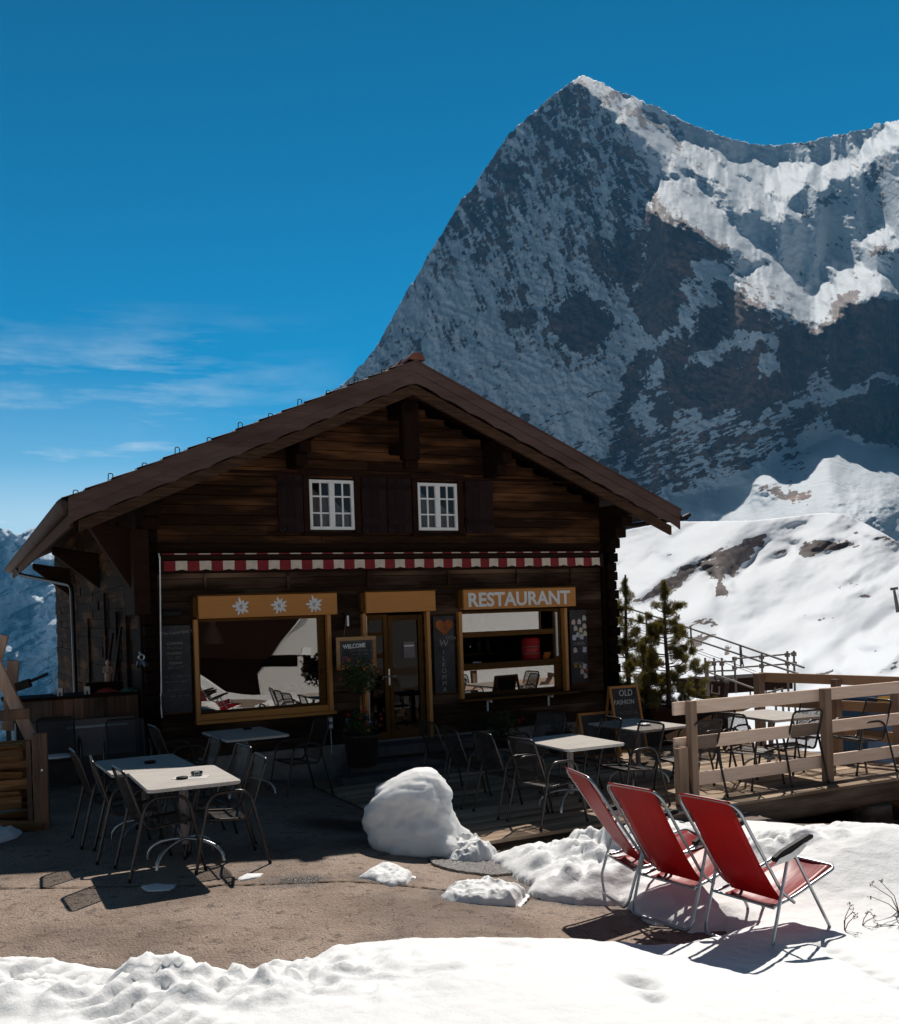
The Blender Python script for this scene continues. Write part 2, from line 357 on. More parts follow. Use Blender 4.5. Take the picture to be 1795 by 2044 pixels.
# ================================================================ the chalet (house frame: x along the front, y into the house)
H_=hthing('chalet','dark brown timber alpine chalet with a shallow gable roof and scalloped bargeboards','house')
WX=7.3; DEP=13.3; RX,RZ=3.55,5.60; EL,ER,EZ=-1.02,8.12,3.60; FY=-.9
def rz_(x):  # roof top height
    return RZ-(RZ-EZ)*((RX-x)/(RX-EL) if x<RX else (x-RX)/(ER-RX))
OPEN=[(.62,2.43,.80,2.12),(3.02,3.98,.24,2.12),(4.57,6.40,.80,2.10),(2.25,2.92,3.33,4.04),(3.93,4.59,3.33,4.04)]
low=MB();up=MB(); z=.27; row=0
while z<5.2:
    h=.150 if z<3 else .135; z1=z+h-.010
    segs=[(0.,WX)]
    for a,b,c,d in OPEN:
        if z1>c+.01 and z<d-.01:
            ns=[]
            for s0,s1 in segs:
                if b<=s0 or a>=s1: ns.append((s0,s1)); continue
                if s0<a: ns.append((s0,a))
                if s1>b: ns.append((b,s1))
            segs=ns
    # clip under the roof
    k=(RZ-.22-z1)/(RZ-EZ); xa=RX-k*(RX-EL); xb=RX+k*(ER-RX)
    segs=[(max(a,xa),min(b,xb)) for a,b in segs if min(b,xb)-max(a,xa)>.05]
    tgt=low if z<3.0 else up
    for a,b in segs:
        x=a
        while x<b-1e-3:
            L=min(b-x,rnd.uniform(1.4,4.2)); 
            if b-x-L<.5: L=b-x
            e=rnd.uniform(0,.012); tgt.bb(x,x+L-(.003 if x+L<b else 0),-e,.09,z,z1); x+=L
    z+=h
low.build('log_wall',M['wall_low'],H_); gw=up.build('gable_wall',M['wall'],H_)
inn=MB()
# dark backing just behind the boards, split round the openings
def backing(mb,y0,y1):
    xs=sorted({0.02,WX-.02}|{v for o in OPEN[:3] for v in o[:2]})
    for a,b in zip(xs,xs[1:]):
        mid=(a+b)/2; o=[q for q in OPEN[:3] if q[0]<mid<q[1]]
        if not o: mb.bb(a,b,y0,y1,0,3.0)
        else: mb.bb(a,b,y0,y1,0,o[0][2]); mb.bb(a,b,y0,y1,o[0][3],3.0)
    for a,b,c,d in ((.02,2.25,3.0,0),(2.92,3.93,3.0,0),(4.59,WX-.02,3.0,0)):
        pts=[(a,3.),(b,3.)]+[(x,rz_(x)-.25) for x in ([b]+([RX] if a<RX<b else [])+[a])]; mb.prism(pts,1,y0,y1)
    for a,b in((2.25,2.92),(3.93,4.59)):
        mb.bb(a,b,y0,y1,3.,3.33); mb.prism([(a,4.04),(b,4.04),(b,rz_(b)-.25),(a,rz_(a)-.25)],1,y0,y1)
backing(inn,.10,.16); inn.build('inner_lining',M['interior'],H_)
# interior room
rm=MB(); rm.bb(.1,WX-.1,4.2,4.3,0,3.0); rm.bb(.1,WX-.1,.16,4.2,.14,.24); rm.bb(.1,WX-.1,.16,4.2,2.62,2.7); rm.bb(2.72,2.8,.4,4.2,.24,2.62); rm.bb(4.2,4.28,1.4,4.2,.24,2.62)
rm.bb(.1,WX-.1,1.2,1.26,3.0,4.3)
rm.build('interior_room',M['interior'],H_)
# foundation, floor band
f=MB(); f.bb(-.02,WX+.02,-.03,DEP,-.8,.265); f.build('foundation',M['plaster'],H_,bev=.01)
b=MB(); b.bb(-.08,WX+.08,-.06,.02,2.98,3.13); b.bb(-.08,WX+.08,-.04,.02,2.735,2.80); b.bb(.2,WX-.2,-.035,0.,4.10,4.14); b.build('floor_beam',M['beamx'],H_,bev=.012)
# side walls
s=MB(); y=0.
z=.25
while z<3.98:
    y=0.
    while y<DEP:
        L=min(rnd.uniform(2.,4.5),DEP-y); s.bb(-.03-rnd.uniform(0,.025),.05,y,y+L-.006,z,z+.155); y+=L
    z+=.16
for y0 in (1.3,2.3,3.6,6.0,9.0): s.bb(-.10,-.06,y0,y0+.14,.9,2.2+.25*(y0%2))
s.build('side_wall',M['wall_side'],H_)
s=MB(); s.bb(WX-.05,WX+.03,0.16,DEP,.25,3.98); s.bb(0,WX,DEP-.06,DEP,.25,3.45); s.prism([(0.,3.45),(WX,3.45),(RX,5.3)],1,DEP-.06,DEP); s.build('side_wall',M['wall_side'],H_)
# crossing log corners, each log head a stub
for cx in(0.,WX):
    c=MB(); z=.27; i=0
    while z<3.15:
        L=.16+.05*(i%2)+rnd.uniform(0,.03); c.bb(cx-.09,cx+.09,-L,.05,z,z+.142); i+=1; z+=.15
    c.bb(cx-.12,cx+.12,-.09,.09,.27,3.1); c.build('log_corner',M['beamz'],H_,bev=.012)
# purlins with stepped brackets
def purlin(x,zt,steps,w=.2):
    p=MB(); p.bb(x-w/2,x+w/2,FY+.10,.3,zt-.2,zt)
    for i in range(steps):
        p.bb(x-w/2+.015,x+w/2-.015,FY+.28+.17*i,.2,zt-.2-.16*(i+1),zt-.2-.16*i-.002)
    p.build('purlin',M['beam'],H_,bev=.012)
purlin(RX+.05,rz_(RX)-.30,1,.24)
for x in (2.02,5.15): purlin(x,rz_(x)-.24,2)
for x in (0.0,WX): purlin(x,rz_(x)-.24,3,.24)
k=MB(); k.bb(RX-.08,RX+.18,-.62,-.44,4.28,5.1); k.bb(RX-.08,RX+.18,-.44,-.05,4.42,4.56); k.bb(RX-.05,RX+.15,-.6,-.46,4.16,4.28); k.build('king_post',M['beamz'],H_,bev=.02)
for y in (4.5,9.5):
    p=MB(); p.prism([(-.05,2.7),(-.05,3.3),(-.78,3.42),(-.78,3.3)],1,y,y+.16); p.build('eave_bracket',M['beamx'],H_,bev=.01)
p=MB(); p.bb(-.22,-.02,-.35,.45,2.2,3.3); p.prism([(-.02,2.2),(-.02,3.3),(-.75,3.42),(-.5,3.0),(-.25,2.6)],1,-.1,.1); p.build('eave_bracket',M['beamx'],H_,bev=.01)
# roof slabs
RB=14.2
def slab(mb,xa,za,xb,zb,y0,y1,top,th):
    """sloping slab between two edges"""
    mb.prism([(xa,za-top),(xb,zb-top),(xb,zb-top-th),(xa,za-top-th)],1,y0,y1)
r=MB(); slab(r,EL,EZ,RX,RZ,FY+.02,RB,.02,.06); slab(r,RX,RZ,ER,EZ,FY+.02,RB,.02,.06); roof=r.build('roof',M['soffit'],H_)
t=MB()
for side in(0,1):
    n=15
    for i in range(n):
        a=i/n; b=(i+1.12)/n; 
        xa,za=(RX+(EL-.07-RX)*a,RZ+(EZ-.03-RZ)*a) if side==0 else (RX+(ER+.07-RX)*a,RZ+(EZ-.03-RZ)*a)
        xb,zb=(RX+(EL-.07-RX)*min(b,1),RZ+(EZ-.03-RZ)*min(b,1)) if side==0 else (RX+(ER+.07-RX)*min(b,1),RZ+(EZ-.03-RZ)*min(b,1))
        # wavy pantile strip: one row across the depth
        m=150; vs=[];fs=[]
        for j in range(m+1):
            y=FY-.0+(RB-FY)*j/m; wv=.022*math.sin(j/m*(RB-FY)/.26*2*PI)
            vs+= [(xa,y,za+.012+wv),(xb,y,zb+.04+wv)]
        for j in range(m): fs.append((2*j,2*j+1,2*j+3,2*j+2))
        t.add(vs,fs,0,True)
t.build('roof_tiles',M['tile'],roof,fixn=False)
# rounded tile ends along the left eave, gutter on the right
t=MB(); y=FY+.05
while y<RB-.1:
    vs=[];fs=[]
    for j in range(9):
        a=PI*1.15*j/8-.25; rr=.095
        for k,(dx,dz) in enumerate(((-.10,-.05),(.08,.03),)):
            vs.append((EL+dx,y+.12+rr*math.cos(a)*.95,EZ-.035+dz+rr*math.sin(a)*.7-.03))
    for j in range(8): fs.append((2*j,2*j+1,2*j+3,2*j+2))
    t.add(vs,fs,0,True); y+=.26
t.build('eave_tiles',M['tile'],roof,fixn=False)
g=MB(); pts=[]
for (xg,zg,sg) in ((EL-.04,EZ-.14,-1),(ER+.07,EZ-.09,1)):
    vs=[];fs=[];n=8
    for yy in(FY-.06,RB):
        for j in range(n+1):
            a=PI+PI*j/n
            for rr in(.075,.068): vs.append((xg+rr*math.cos(a),yy,zg+rr*math.sin(a)))
    W=2*(n+1)
    for j in range(n):
        fs+=[(2*j,2*j+2,W+2*j+2,W+2*j),(2*j+1,W+2*j+1,W+2*j+3,2*j+3),(2*j,2*j+1,2*j+3,2*j+2)]
    if sg>0: g.add(vs,fs,0,True)
g.bar((ER+.0,FY-.03,EZ-.14),(ER+.17,FY-.03,EZ-.07),.08,.05); g.build('gutter',M['black'],roof,fixn=False)
d=MB(); d.tube(rounded([(EL+.0,11.,EZ-.22),(EL+.06,10.9,EZ-.36),(-.12,8.4,2.9),(-.12,8.3,.3)],.15),.045,8); d.build('downpipe',M['darkmetal'],H_)
e=MB(); e.bb(EL+.02,EL+.06,FY+.15,RB-.5,EZ-.32,EZ-.10); e.build('eave_board',M['fascia2'],H_)
tb=MB(); pts=[];rs=[]; y=FY+.02; k_=0
while y<RB-.05:
    for q in range(6):
        pts.append((EL-.035,y+.28*q/6,EZ-.075)); rs.append(.050+.052*math.sin(PI*q/6)**.7)
    y+=.28
tb.tube(pts,rs,10); tb.build('tile_edge_roll',plain('shaded_edge_tiles',(.055,.036,.030),.8,var=.35,scale=5),roof)  # darker copy of the roof tile colour, with the shade put into it
# ridge cap
c=MB()
vs=[];fs=[]
for i in range(40):
    y=FY-.09+i*.38
    for yy,rr in((y,.105),(y+.40,.09)):
        for j in range(9):
            a=PI*j/8; vs.append((RX+rr*1.15*math.cos(a),yy,RZ+.0+rr*math.sin(a)))
    o=i*18
    for j in range(8): fs.append((o+j,o+j+1,o+9+j+1,o+9+j))
    fs.append(tuple(range(o,o+9)))
c.add(vs,fs,0,True); c.build('ridge_cap',M['ridge'],roof,fixn=False)
# rake boards: upper strip, scalloped lower board, inner dark board
for side in(0,1):
    x1,z1=(EL,EZ) if side==0 else (ER,EZ)
    f=MB(); f.prism([(RX,RZ),(x1,z1),(x1,z1-.145),(RX,RZ-.155)],1,FY-.035,FY+.015)
    f.prism([(RX,RZ+.012),(x1,z1+.012),(x1,z1-.012),(RX,RZ-.012)],1,FY-.06,FY-.037)
    f.build('rake_board',M['fascia'],H_)
    f=MB(); n=11; top=[];bot=[]
    L=x1-RX; N=n*8
    for i in range(N+1):
        t_=i/N; x=RX+L*t_; zt=RZ+(z1-RZ)*t_; ph=(i%8)/8.
        dip=.027*math.sin(PI*ph)**.8
        top.append((x,zt-.14)); bot.append((x,zt-.308+dip))
    m=len(top); vs=[(x,FY-.012,z_) for x,z_ in top]+[(x,FY-.012,z_) for x,z_ in bot]+[(x,FY+.013,z_) for x,z_ in top]+[(x,FY+.013,z_) for x,z_ in bot]; fs=[]
    for i in range(m-1):
        fs+=[(i,i+1,m+i+1,m+i),(2*m+i,3*m+i,3*m+i+1,2*m+i+1),(m+i,m+i+1,3*m+i+1,3*m+i)]
    fs+=[(0,m,3*m,2*m),(m-1,3*m-1,4*m-1,2*m-1)]
    f.add(vs,fs); f.build('scalloped_board',M['fascia'],H_)
    f=MB(); xe=x1+(.12 if side==0 else -.12); ze=rz_(xe)
    f.prism([(RX,RZ-.30),(xe,ze-.30),(xe,ze-.44),(RX,RZ-.45)],1,FY+.06,FY+.12); f.build('inner_bargeboard',M['fascia2'],H_)
    # scalloped shadow board
# snow guard hooks on the left slope
for i in range(11):
    t_=.10+i*.088; x=RX+(EL-RX)*t_; zz=rz_(x)+.02; hk=MB(); hgt=.085 if i%2 else .05
    hk.tube(rounded([(x-.03,FY+.05,zz-.02),(x-.025,FY+.05,zz+hgt),(x+.025,FY+.05,zz+hgt),(x+.03,FY+.05,zz)],.02,3),.006,6); hk.build('snow_hook',M['black'],roof)
# upper windows
M['curtain_reflection']=plain('curtain_reflection_grey',(.42,.36,.37),.9,0,.06)
M['curtain_reflection'].node_tree.nodes['Principled BSDF'].inputs['Base Color'].default_value=(.42,.36,.37,1)
def small_window(x0,x1,z0,z1):
    w=MB(); y0,y1=-.035,.03; cx=(x0+x1)/2
    w.bb(x0,x0+.045,y0,y1,z0,z1);w.bb(x1-.045,x1,y0,y1,z0,z1);w.bb(x0+.045,x1-.045,y0,y1,z0,z0+.045);w.bb(x0+.045,x1-.045,y0,y1,z1-.045,z1);w.bb(cx-.04,cx+.04,y0-.004,y1,z0+.045,z1-.045)
    fr=w.build('window',M['white'],H_,bev=.004)
    p=MB(); p.bb(x0+.046,cx-.041,.0,.004,z0+.046,z1-.046); p.bb(cx+.041,x1-.046,.0,.004,z0+.046,z1-.046); p.build('pane',M['glass_up'],fr)
    q=MB(); q.prism([(x0+.05,z0+.05),(x1-.05,z0+.05),(x1-.05,z0+.26),(cx+.12,z0+.36),(cx+.02,z0+.47),(cx-.03,z0+.47),(x0+.2,z0+.50),(x0+.05,z0+.60)],1,.05,.056); q.build('curtain_reflection',M['curtain_reflection'],fr)  # curtain panel; the roof reflection in the pane is put into its outline
    q=MB()
    for a,b in((x0+.045,cx-.04),(cx+.04,x1-.045)):
        xm=(a+b)/2; q.bb(xm-.011,xm+.011,-.022,-.004,z0+.045,z1-.045)
        for k_ in(1,2):
            zz=z0+(z1-z0)*k_/3; q.bb(a,xm-.011,-.021,-.003,zz-.011,zz+.011); q.bb(xm+.011,b,-.021,-.003,zz-.011,zz+.011)
    q.build('glazing_bars',M['white'],fr)
    t=MB(); t.bb(x0-.09,x0-.004,-.05,0,z0-.05,z1+.06); t.bb(x1+.004,x1+.09,-.05,0,z0-.05,z1+.06); t.bb(x0-.12,x1+.12,-.06,0,z1+.06,z1+.12); t.bb(x0-.12,x1+.12,-.07,0,z0-.09,z0-.05); t.build('window_trim',M['beamx'],fr,bev=.005)
small_window(2.25,2.92,3.33,4.04); small_window(3.93,4.59,3.33,4.04)
def shutter(x0,x1,lab=None):
    s=MB(); n=max(3,int((x1-x0)/.11)); w=(x1-x0)/n
    for i in range(n): s.bb(x0+i*w,x0+(i+1)*w-.004,-.055,-.03,3.29,4.09)
    for zz in(3.42,3.92): s.bb(x0+.02,x1-.02,-.075,-.056,zz,zz+.07)
    o=s.build('shutter',M['shutter'],H_)
    h=MB(); h.tube([(x0+.08,-.085,3.33),(x0+.04,-.085,3.30),(x0+.0,-.08,3.34)],.008,5); h.build('shutter_catch',M['darkmetal'],o)
shutter(1.79,2.15);shutter(3.03,3.42);shutter(3.43,3.82);shutter(4.72,5.2)
# big left window
for a_ in(.565,2.43): MB().bb(a_,a_+.055,-.10,.02,.766,2.12).build('window_jamb',M['orangez'],H_,bev=.004)
w=MB(); w.bb(.56,2.52,-.13,.02,.72,.765); w.bb(.62,2.43,-.06,.05,.765,.85); wf=w.build('window_sill',M['orange'],H_,bev=.004)
w=MB(); w.bb(.62,.66,.03,.09,.85,2.12); w.bb(2.33,2.43,.03,.09,.85,2.12); w.bb(.66,2.33,.03,.09,2.08,2.12); w.bb(.66,2.33,.03,.09,.85,.88); wf=w.build('window',M['ochredark'],H_,bev=.004)
w=MB(); w.bb(.66,2.33,.055,.060,.88,2.08); w.build('pane',M['glass'],wf)
# right serving window
for a_ in(4.515,6.40): MB().bb(a_,a_+.055,-.10,.02,.78,2.10).build('window_jamb',M['orangez'],H_,bev=.004)
w=MB(); w.bb(4.50,6.62,-.17,.02,.74,.775); w.build('window_sill',M['ochredark'],H_,bev=.004)
w=MB(); w.bb(4.57,4.61,.03,.09,.80,2.10); w.bb(6.28,6.40,.03,.09,.80,2.10); w.bb(4.61,6.28,.0,.09,1.70,1.78); w.bb(4.61,6.28,.0,.09,1.20,1.30); w.bb(4.61,6.28,.03,.09,.80,.85); w.bb(4.61,6.28,.03,.09,2.06,2.10); w.bb(6.02,6.05,.04,.08,1.78,2.06)
wf=w.build('window',M['ochredark'],H_,bev=.004)
w=MB(); w.bb(4.61,6.02,.055,.060,1.78,2.06); w.build('pane',M['glass'],wf); w=MB(); w.bb(4.61,6.28,.055,.060,.85,1.20); w.build('pane',M['glass'],wf)
w=MB(); w.bb(6.30,6.33,.0,.028,1.34,2.04); w.build('bright_edge_strip',M['white'],wf)
for x in(5.0,6.1):
    q=MB(); q.bb(x-.012,x+.012,-.15,-.02,.70,.735); q.bb(x-.012,x+.012,-.03,-.014,.56,.735); q.build('sill_bracket',M['white'],H_)
# door
for a_ in(2.965,3.98): MB().bb(a_,a_+.055,-.10,.02,.26,2.12).build('door_jamb',M['orangez'],H_,bev=.004)
w=MB(); w.bb(3.02,3.98,-.12,.1,.20,.25); w.build('door_sill',M['stone'],H_)
w=MB(); w.bb(3.03,3.10,.02,.08,.25,2.10); w.bb(3.33,3.40,.02,.08,.25,2.10); w.bb(3.10,3.33,.02,.08,.25,.38); w.bb(3.10,3.33,.02,.08,2.02,2.10); w.bb(3.10,3.33,.03,.07,1.46,1.53); w.bb(3.10,3.33,.03,.07,1.78,1.84)
dr=w.build('door',M['ochredark'],H_,bev=.004)
w=MB()
for a,b in((.38,1.46),(1.53,1.78),(1.84,2.02)): w.bb(3.10,3.33,.045,.050,a,b)
w.build('pane',M['glass_dim'],dr)
w=MB(); w.bb(3.38,3.405,-.0,.018,1.06,1.30); w.tube([(3.39,.0,1.19),(3.39,-.05,1.19),(3.27,-.05,1.19)],.010,6); w.tube([(3.40,.01,1.19),(3.44,-.03,1.19),(3.50,-.03,1.19)],.009,6); w.build('door_handle',M['chrome'],dr)
w=MB(); w.bb(3.042,3.056,-.03,.018,.5,2.08); w.build('bright_edge_strip',M['white'],dr)
w=MB(); w.bb(3.42,3.48,.05,.10,.25,2.08); w.bb(3.90,3.97,.03,.10,.25,2.08); w.bb(3.48,3.90,.05,.10,.25,.40); w.bb(3.48,3.90,.05,.10,2.0,2.08); dl=w.build('door',M['ochredark'],H_,bev=.004)
MB().bb(3.48,3.90,.07,.075,.40,2.0).build('pane',M['glass_dim'],dl)
MB().bb(3.66,3.84,.058,.062,1.44,1.68).build('notice',M['grey_panel'],dl); MB().bb(3.67,3.83,.055,.0575,1.61,1.63).build('notice_header',M['white'],dl)
st=MB(); st.bb(2.75,4.75,-.42,.0-.001,.08,.235); st.bb(2.45,5.05,-.78,-.421,-.3,.06); st.bb(2.2,5.2,-1.15,-.781,-.4,-.03); st.build('doorstep',M['stone'],H_,bev=.015)
# ---------------------------------------------------------------- sign boxes
def signbox(x0,x1,name,label,cat='sign'):
    t=hthing(name,label,cat,x0,0,0)
    m=MB(); W=x1-x0; m.bb(0,W,-.17,-.02,2.125,2.425); m.build('box_front',M['orange'],t,bev=.004)
    m=MB(); m.bb(-.06,-.004,-.12,.0,2.15,2.42); m.bb(-.03,W+.02,-.19,-.0,2.428,2.446); m.build('box_end',M['ochredark'],t); return t
s1=signbox(.62,2.56,'flower_sign','ochre shutter box with three white edelweiss flowers above the big left window')
s2=signbox(3.0,4.1,'shutter_box','plain ochre shutter box above the open door','box')
s3=signbox(4.57,6.58,'restaurant_sign','ochre board lettered RESTAURANT in white above the serving window')
for i,fx in enumerate((.57,1.10,1.60)):
    e=MB(); pts=[]; n=10; rr=random.Random(i+3)
    for k in range(n*4):
        a=2*PI*k/(n*4)+.2; q=k%4; L=(.062,.092,.122,.10)[q]*rr.uniform(.9,1.08)*(.85 if (k//4)%2 else 1.05); pts.append((fx+L*math.cos(a),2.272+L*math.sin(a)))
    e.prism(pts,1,-.178,-.171); fl=e.build('edelweiss',M['letter'],s1)
    c=MB()
    for k in range(6):
        a=k*PI/3 if k else 0; r0=.022 if k else 0; c.cyl((fx+r0*math.cos(a),-.1785,2.272+r0*math.sin(a)),(fx+r0*math.cos(a),-.182,2.272+r0*math.sin(a)),.008,8)
    c.build('flower_centre',M['rust'],fl)
textmesh('RESTAURANT',.290,'lettering',M['letter'],s3,(.065,-.172,2.172),(R(90),0,0),bold=.0085,ext=.003,sx=1.02)
# ---------------------------------------------------------------- awning
A=hthing('awning','narrow rolled awning with a red and cream striped scalloped valance under the gable','awning')
m=MB(); m.bb(.12,7.0,-.30,-.065,2.90,2.97); m.bb(.10,.16,-.34,-.02,2.74,2.95); m.bb(6.96,7.02,-.34,-.02,2.74,2.95); m.build('cassette',M['beamx'],A,bev=.01)
m=MB(); n=44; x0,x1=.155,6.955; w=(x1-x0)/n
for i in range(n):
    a=x0+i*w; vs=[];fs=[]
    for j in range(7):
        t_=j/6; x=a+w*t_; ph=((i+t_)/2.)%1.
        zb=2.775-.022*abs(math.sin(PI*((i+t_+.5)/2.*1.)))+.0; yb=-.325+.012*math.sin(PI*(i+t_))+.006*math.sin(i*1.7)
        vs+=[(x,-.325,2.885),(x,yb,zb)]
    for j in range(6): fs.append((2*j,2*j+1,2*j+3,2*j+2))
    m.add(vs,fs,i%2,True)
M['aw_red']=plain('awning_red',(.20,.010,.014),.8,0,.15); M['aw_cream']=plain('awning_cream',(.62,.52,.42),.8,0,.12)
m.build('valance',[M['aw_red'],M['aw_cream']],A,fixn=False)
m=MB()
for i in range(n):
    a=x0+i*w; m.bb(a,a+w-.0005,-.30,-.20,2.971,2.985,i%2)
m.build('rolled_cloth',[M['aw_red'],M['aw_cream']],A)
for x in(.75,1.9,3.1,4.4,5.6,6.6): MB().bb(x-.02,x+.02,-.05,-.014,2.50,2.73).build('awning_bracket',M['wall_low'],A)
m=MB(); m.tube([(.11,-.36,2.92),(.10,-.20,1.2),(.085,-.20,1.12),(.10,-.19,.86)],.009,6); m.tube([(.11,-.36,2.92),(.11,-.30,2.98)],.012,6); m.build('crank_rod',M['white'],A)
# ---------------------------------------------------------------- chalkboards
def scrib(mb,x0,x1,z,y,amp=.02,n=40,seed=0,gap=.25):
    """chalk handwriting as a thin raised stroke"""
    r_=random.Random(seed); x=x0; 
    while x<x1:
        L=r_.uniform(.04,.11); pts=[]; k=int(L/.006)
        for i in range(k): pts.append((x+i*.006,y,z+amp*math.sin(i*1.5+r_.random())*r_.uniform(.3,1)))
        if len(pts)>2: mb.tube(pts,.0022,4)
        x+=L+.02
def board(name,label,x0,x1,z0,z1,y=-.05,cat='chalkboard'):
    t=hthing(name,label,cat,0,0,0); m=MB(); m.bb(x0,x1,y-.018,y,z0,z1); m.build('slate_panel',M['chalk'],t)
    m=MB(); m.bb(x0,x1,y-.03,y,z0-.02,z0-.001); m.build('ledge',M['ochredark'],t); return t
b1=board('chalkboard','tall slate chalkboard with faint drinks menu left of the big window',.13,.52,.90,2.05)
textmesh('The Crystal BAR Team',.052,'chalk_title',M['chalkdim'],b1,(.15,-.070,1.93),(R(90),R(-3),0),ext=.001)
textmesh('-CORINNA',.045,'chalk_words',M['chalkdim'],b1,(.20,-.070,1.80),(R(90),0,0),ext=.001)
textmesh('-CLAUDIA',.045,'chalk_words',M['chalkdim'],b1,(.20,-.070,1.67),(R(90),0,0),ext=.001)
textmesh('-TIZIANA',.045,'chalk_words',M['chalkdim'],b1,(.22,-.070,1.54),(R(90),0,0),ext=.001)
m=MB()
for zz in (1.765,1.745,1.635,1.61,1.505,1.485): scrib(m,.22,.36,zz,-.0705,.004,seed=int(zz*100))
for zz in (1.38,1.31): scrib(m,.17,.48,zz,-.0705,.008,seed=int(zz*100))
scrib(m,.2,.47,1.20,-.0705,.008,seed=8); scrib(m,.24,.42,1.12,-.0705,.011,seed=9)
m.build('chalk_lines',M['chalkdim'],b1)
b2=board('chalkboard','tall slate chalkboard with WILKOMMA chalked downwards beside the door',4.10,4.44,.90,2.04)
for i,ch in enumerate('WILKOMMA'): textmesh(ch,.10 if i else .14,'chalk_letter',M['chalkdim'],b2,(4.255,-.070,1.56-i*.093+(.03 if i==0 else 0)),(R(90),R(8 if i==0 else 0),0),ext=.001,align='CENTER')
textmesh('LICH',.075,'chalk_word',M['chalkdim'],b2,(4.30,-.070,1.70),(R(90),R(6),0),ext=.001)
b3=board('chalkboard','slate chalkboard covered with small paper notes right of the serving window',6.52,6.84,.88,2.06)
textmesh('LUEGA',.07,'chalk_word',M['chalkdim'],b3,(6.57,-.070,1.50),(R(90),0,0),ext=.001)
textmesh('SPECIAL',.06,'chalk_word',M['chalkdim'],b3,(6.56,-.070,1.18),(R(90),0,0),ext=.001)
ht=MB(); pts=[]
for k in range(40):
    a=2*PI*k/40; pts.append((4.27+.0092*16*math.sin(a)**3,1.885+.0088*(13*math.cos(a)-5*math.cos(2*a)-2*math.cos(3*a)-math.cos(4*a))))
ht.prism(pts,1,-.085,-.07); ho=ht.build('heart_ornament',M['rust'],None,HL(0,0),TH,bev=.004); tag(ho,'rusty metal heart hung at the top of the tall chalkboard by the door','ornament')
notes=[(6.585,1.87,0),(6.695,1.875,1),(6.79,1.93,3),(6.79,1.80,0),(6.62,1.77,1),(6.72,1.74,2),(6.66,1.665,3),(6.80,1.68,2),(6.59,1.62,4),(6.735,1.63,4),(6.60,1.42,0),(6.78,1.42,4),(6.60,1.16,5),(6.69,1.15,6),(6.77,1.15,4),(6.81,1.09,7),(6.72,1.07,0),(6.78,1.00,1)]
cols=['notched pink note','pink note with a torn tab','yellowish note','greenish note','pale bluish note','small orange note','yellow square sticker','small red sticker']
cm=[(.60,.45,.42),(.58,.47,.45),(.58,.52,.36),(.48,.52,.44),(.50,.52,.62),(.55,.22,.04),(.50,.38,.05),(.5,.06,.05)]
pos=['top left','top centre','top right corner','second row right','second row left','second row centre','third row centre','third row right','fourth row left','fourth row centre','alone in the middle left','alone in the middle right','lower row left','lower row centre','lower row right','lower right edge','near the bottom centre','bottom right']
for i,(x,z,c) in enumerate(notes):
    t_=rnd.uniform(-.25,.25); n=MB(); w,h=(.034,.042) if c<5 else (.022,.022)
    pts=[(-w,-h),(w,-h),(w,h*.5),(w*.5,h*.55),(w*.45,h),(-w*.5,h),(-w*.55,h*.6),(-w,h*.5)] if c in(0,1,2,3) else [(-w,-h),(w,-h),(w,h),(-w,h)]
    pts=[(a*math.cos(t_)-b_*math.sin(t_),a*math.sin(t_)+b_*math.cos(t_)) for a,b_ in pts]
    n.prism([(a+x,b_+z) for a,b_ in pts],1,-.0755,-.0735)
    o=n.build('paper_note',M.setdefault('note%d'%c,plain('note_%d'%c,cm[c],.9,0,.06)),None,HL(0,0),TH); tag(o,'%s, %s of the notes on the right slate'%(cols[c],pos[i]),'note','paper notes on the slate right of the serving window')
# hanging welcome board
wb=hthing('welcome_board','wood framed chalkboard reading WELCOME hung between the left window and the door','sign')
x0,x1,z0,z1=2.50,3.10,1.34,1.80; Y=-.22
m=MB(); m.bb(x0,x1,Y-.03,Y,z1-.055,z1); m.bb(x0,x1,Y-.03,Y,z0,z0+.055); m.bb(x0,x0+.055,Y-.03,Y,z0+.055,z1-.055); m.bb(x1-.055,x1,Y-.03,Y,z0+.055,z1-.055); m.build('frame',wood('welcome_frame',(.30,.16,.07),(.44,.26,.13),None,axis=0),wb,bev=.006)
m=MB(); m.bb(x0+.056,x1-.056,Y-.018,Y-.004,z0+.056,z1-.056); m.build('slate_panel',M['chalk'],wb)
textmesh('WELCOME',.082,'chalk_title',M['chalkwhite'],wb,(x0+.10,Y-.020,z1-.165),(R(90),R(-2),0),bold=.003,ext=.001,sx=.85)
m=MB(); 
for z_ in(z0+.07,z1-.07): m.tube([(x0+.075,Y-.02,z_),(x1-.075,Y-.02,z_)],.002,4)
for x_ in(x0+.072,x1-.072): m.tube([(x_,Y-.02,z0+.075),(x_,Y-.02,z1-.075)],.002,4)
m.build('chalk_border',M['chalkdim'],wb)
m=MB(); scrib(m,x0+.20,x1-.10,z1-.20,Y-.0200,.012,seed=2); scrib(m,x0+.24,x1-.16,z1-.25,Y-.0200,.012,seed=4); m.tube([(x0+.14+.1*t_,Y-.02,z0+.12+.05*math.sin(t_*9)) for t_ in [i/12 for i in range(30)]],.002,4)
m.build('chalk_lines',M['chalkdim'],wb)
m=MB()
for rr,cx,cz in((.045,.13,.15),(.018,.11,.16),(.018,.15,.155)): m.tube([(x0+cx+rr*math.cos(a*.4),Y-.0205,z0+cz+rr*.8*math.sin(a*.4)) for a in range(16)],.003,4,closed=True)
m.build('chalk_drawing',M['chalkpink'],wb)
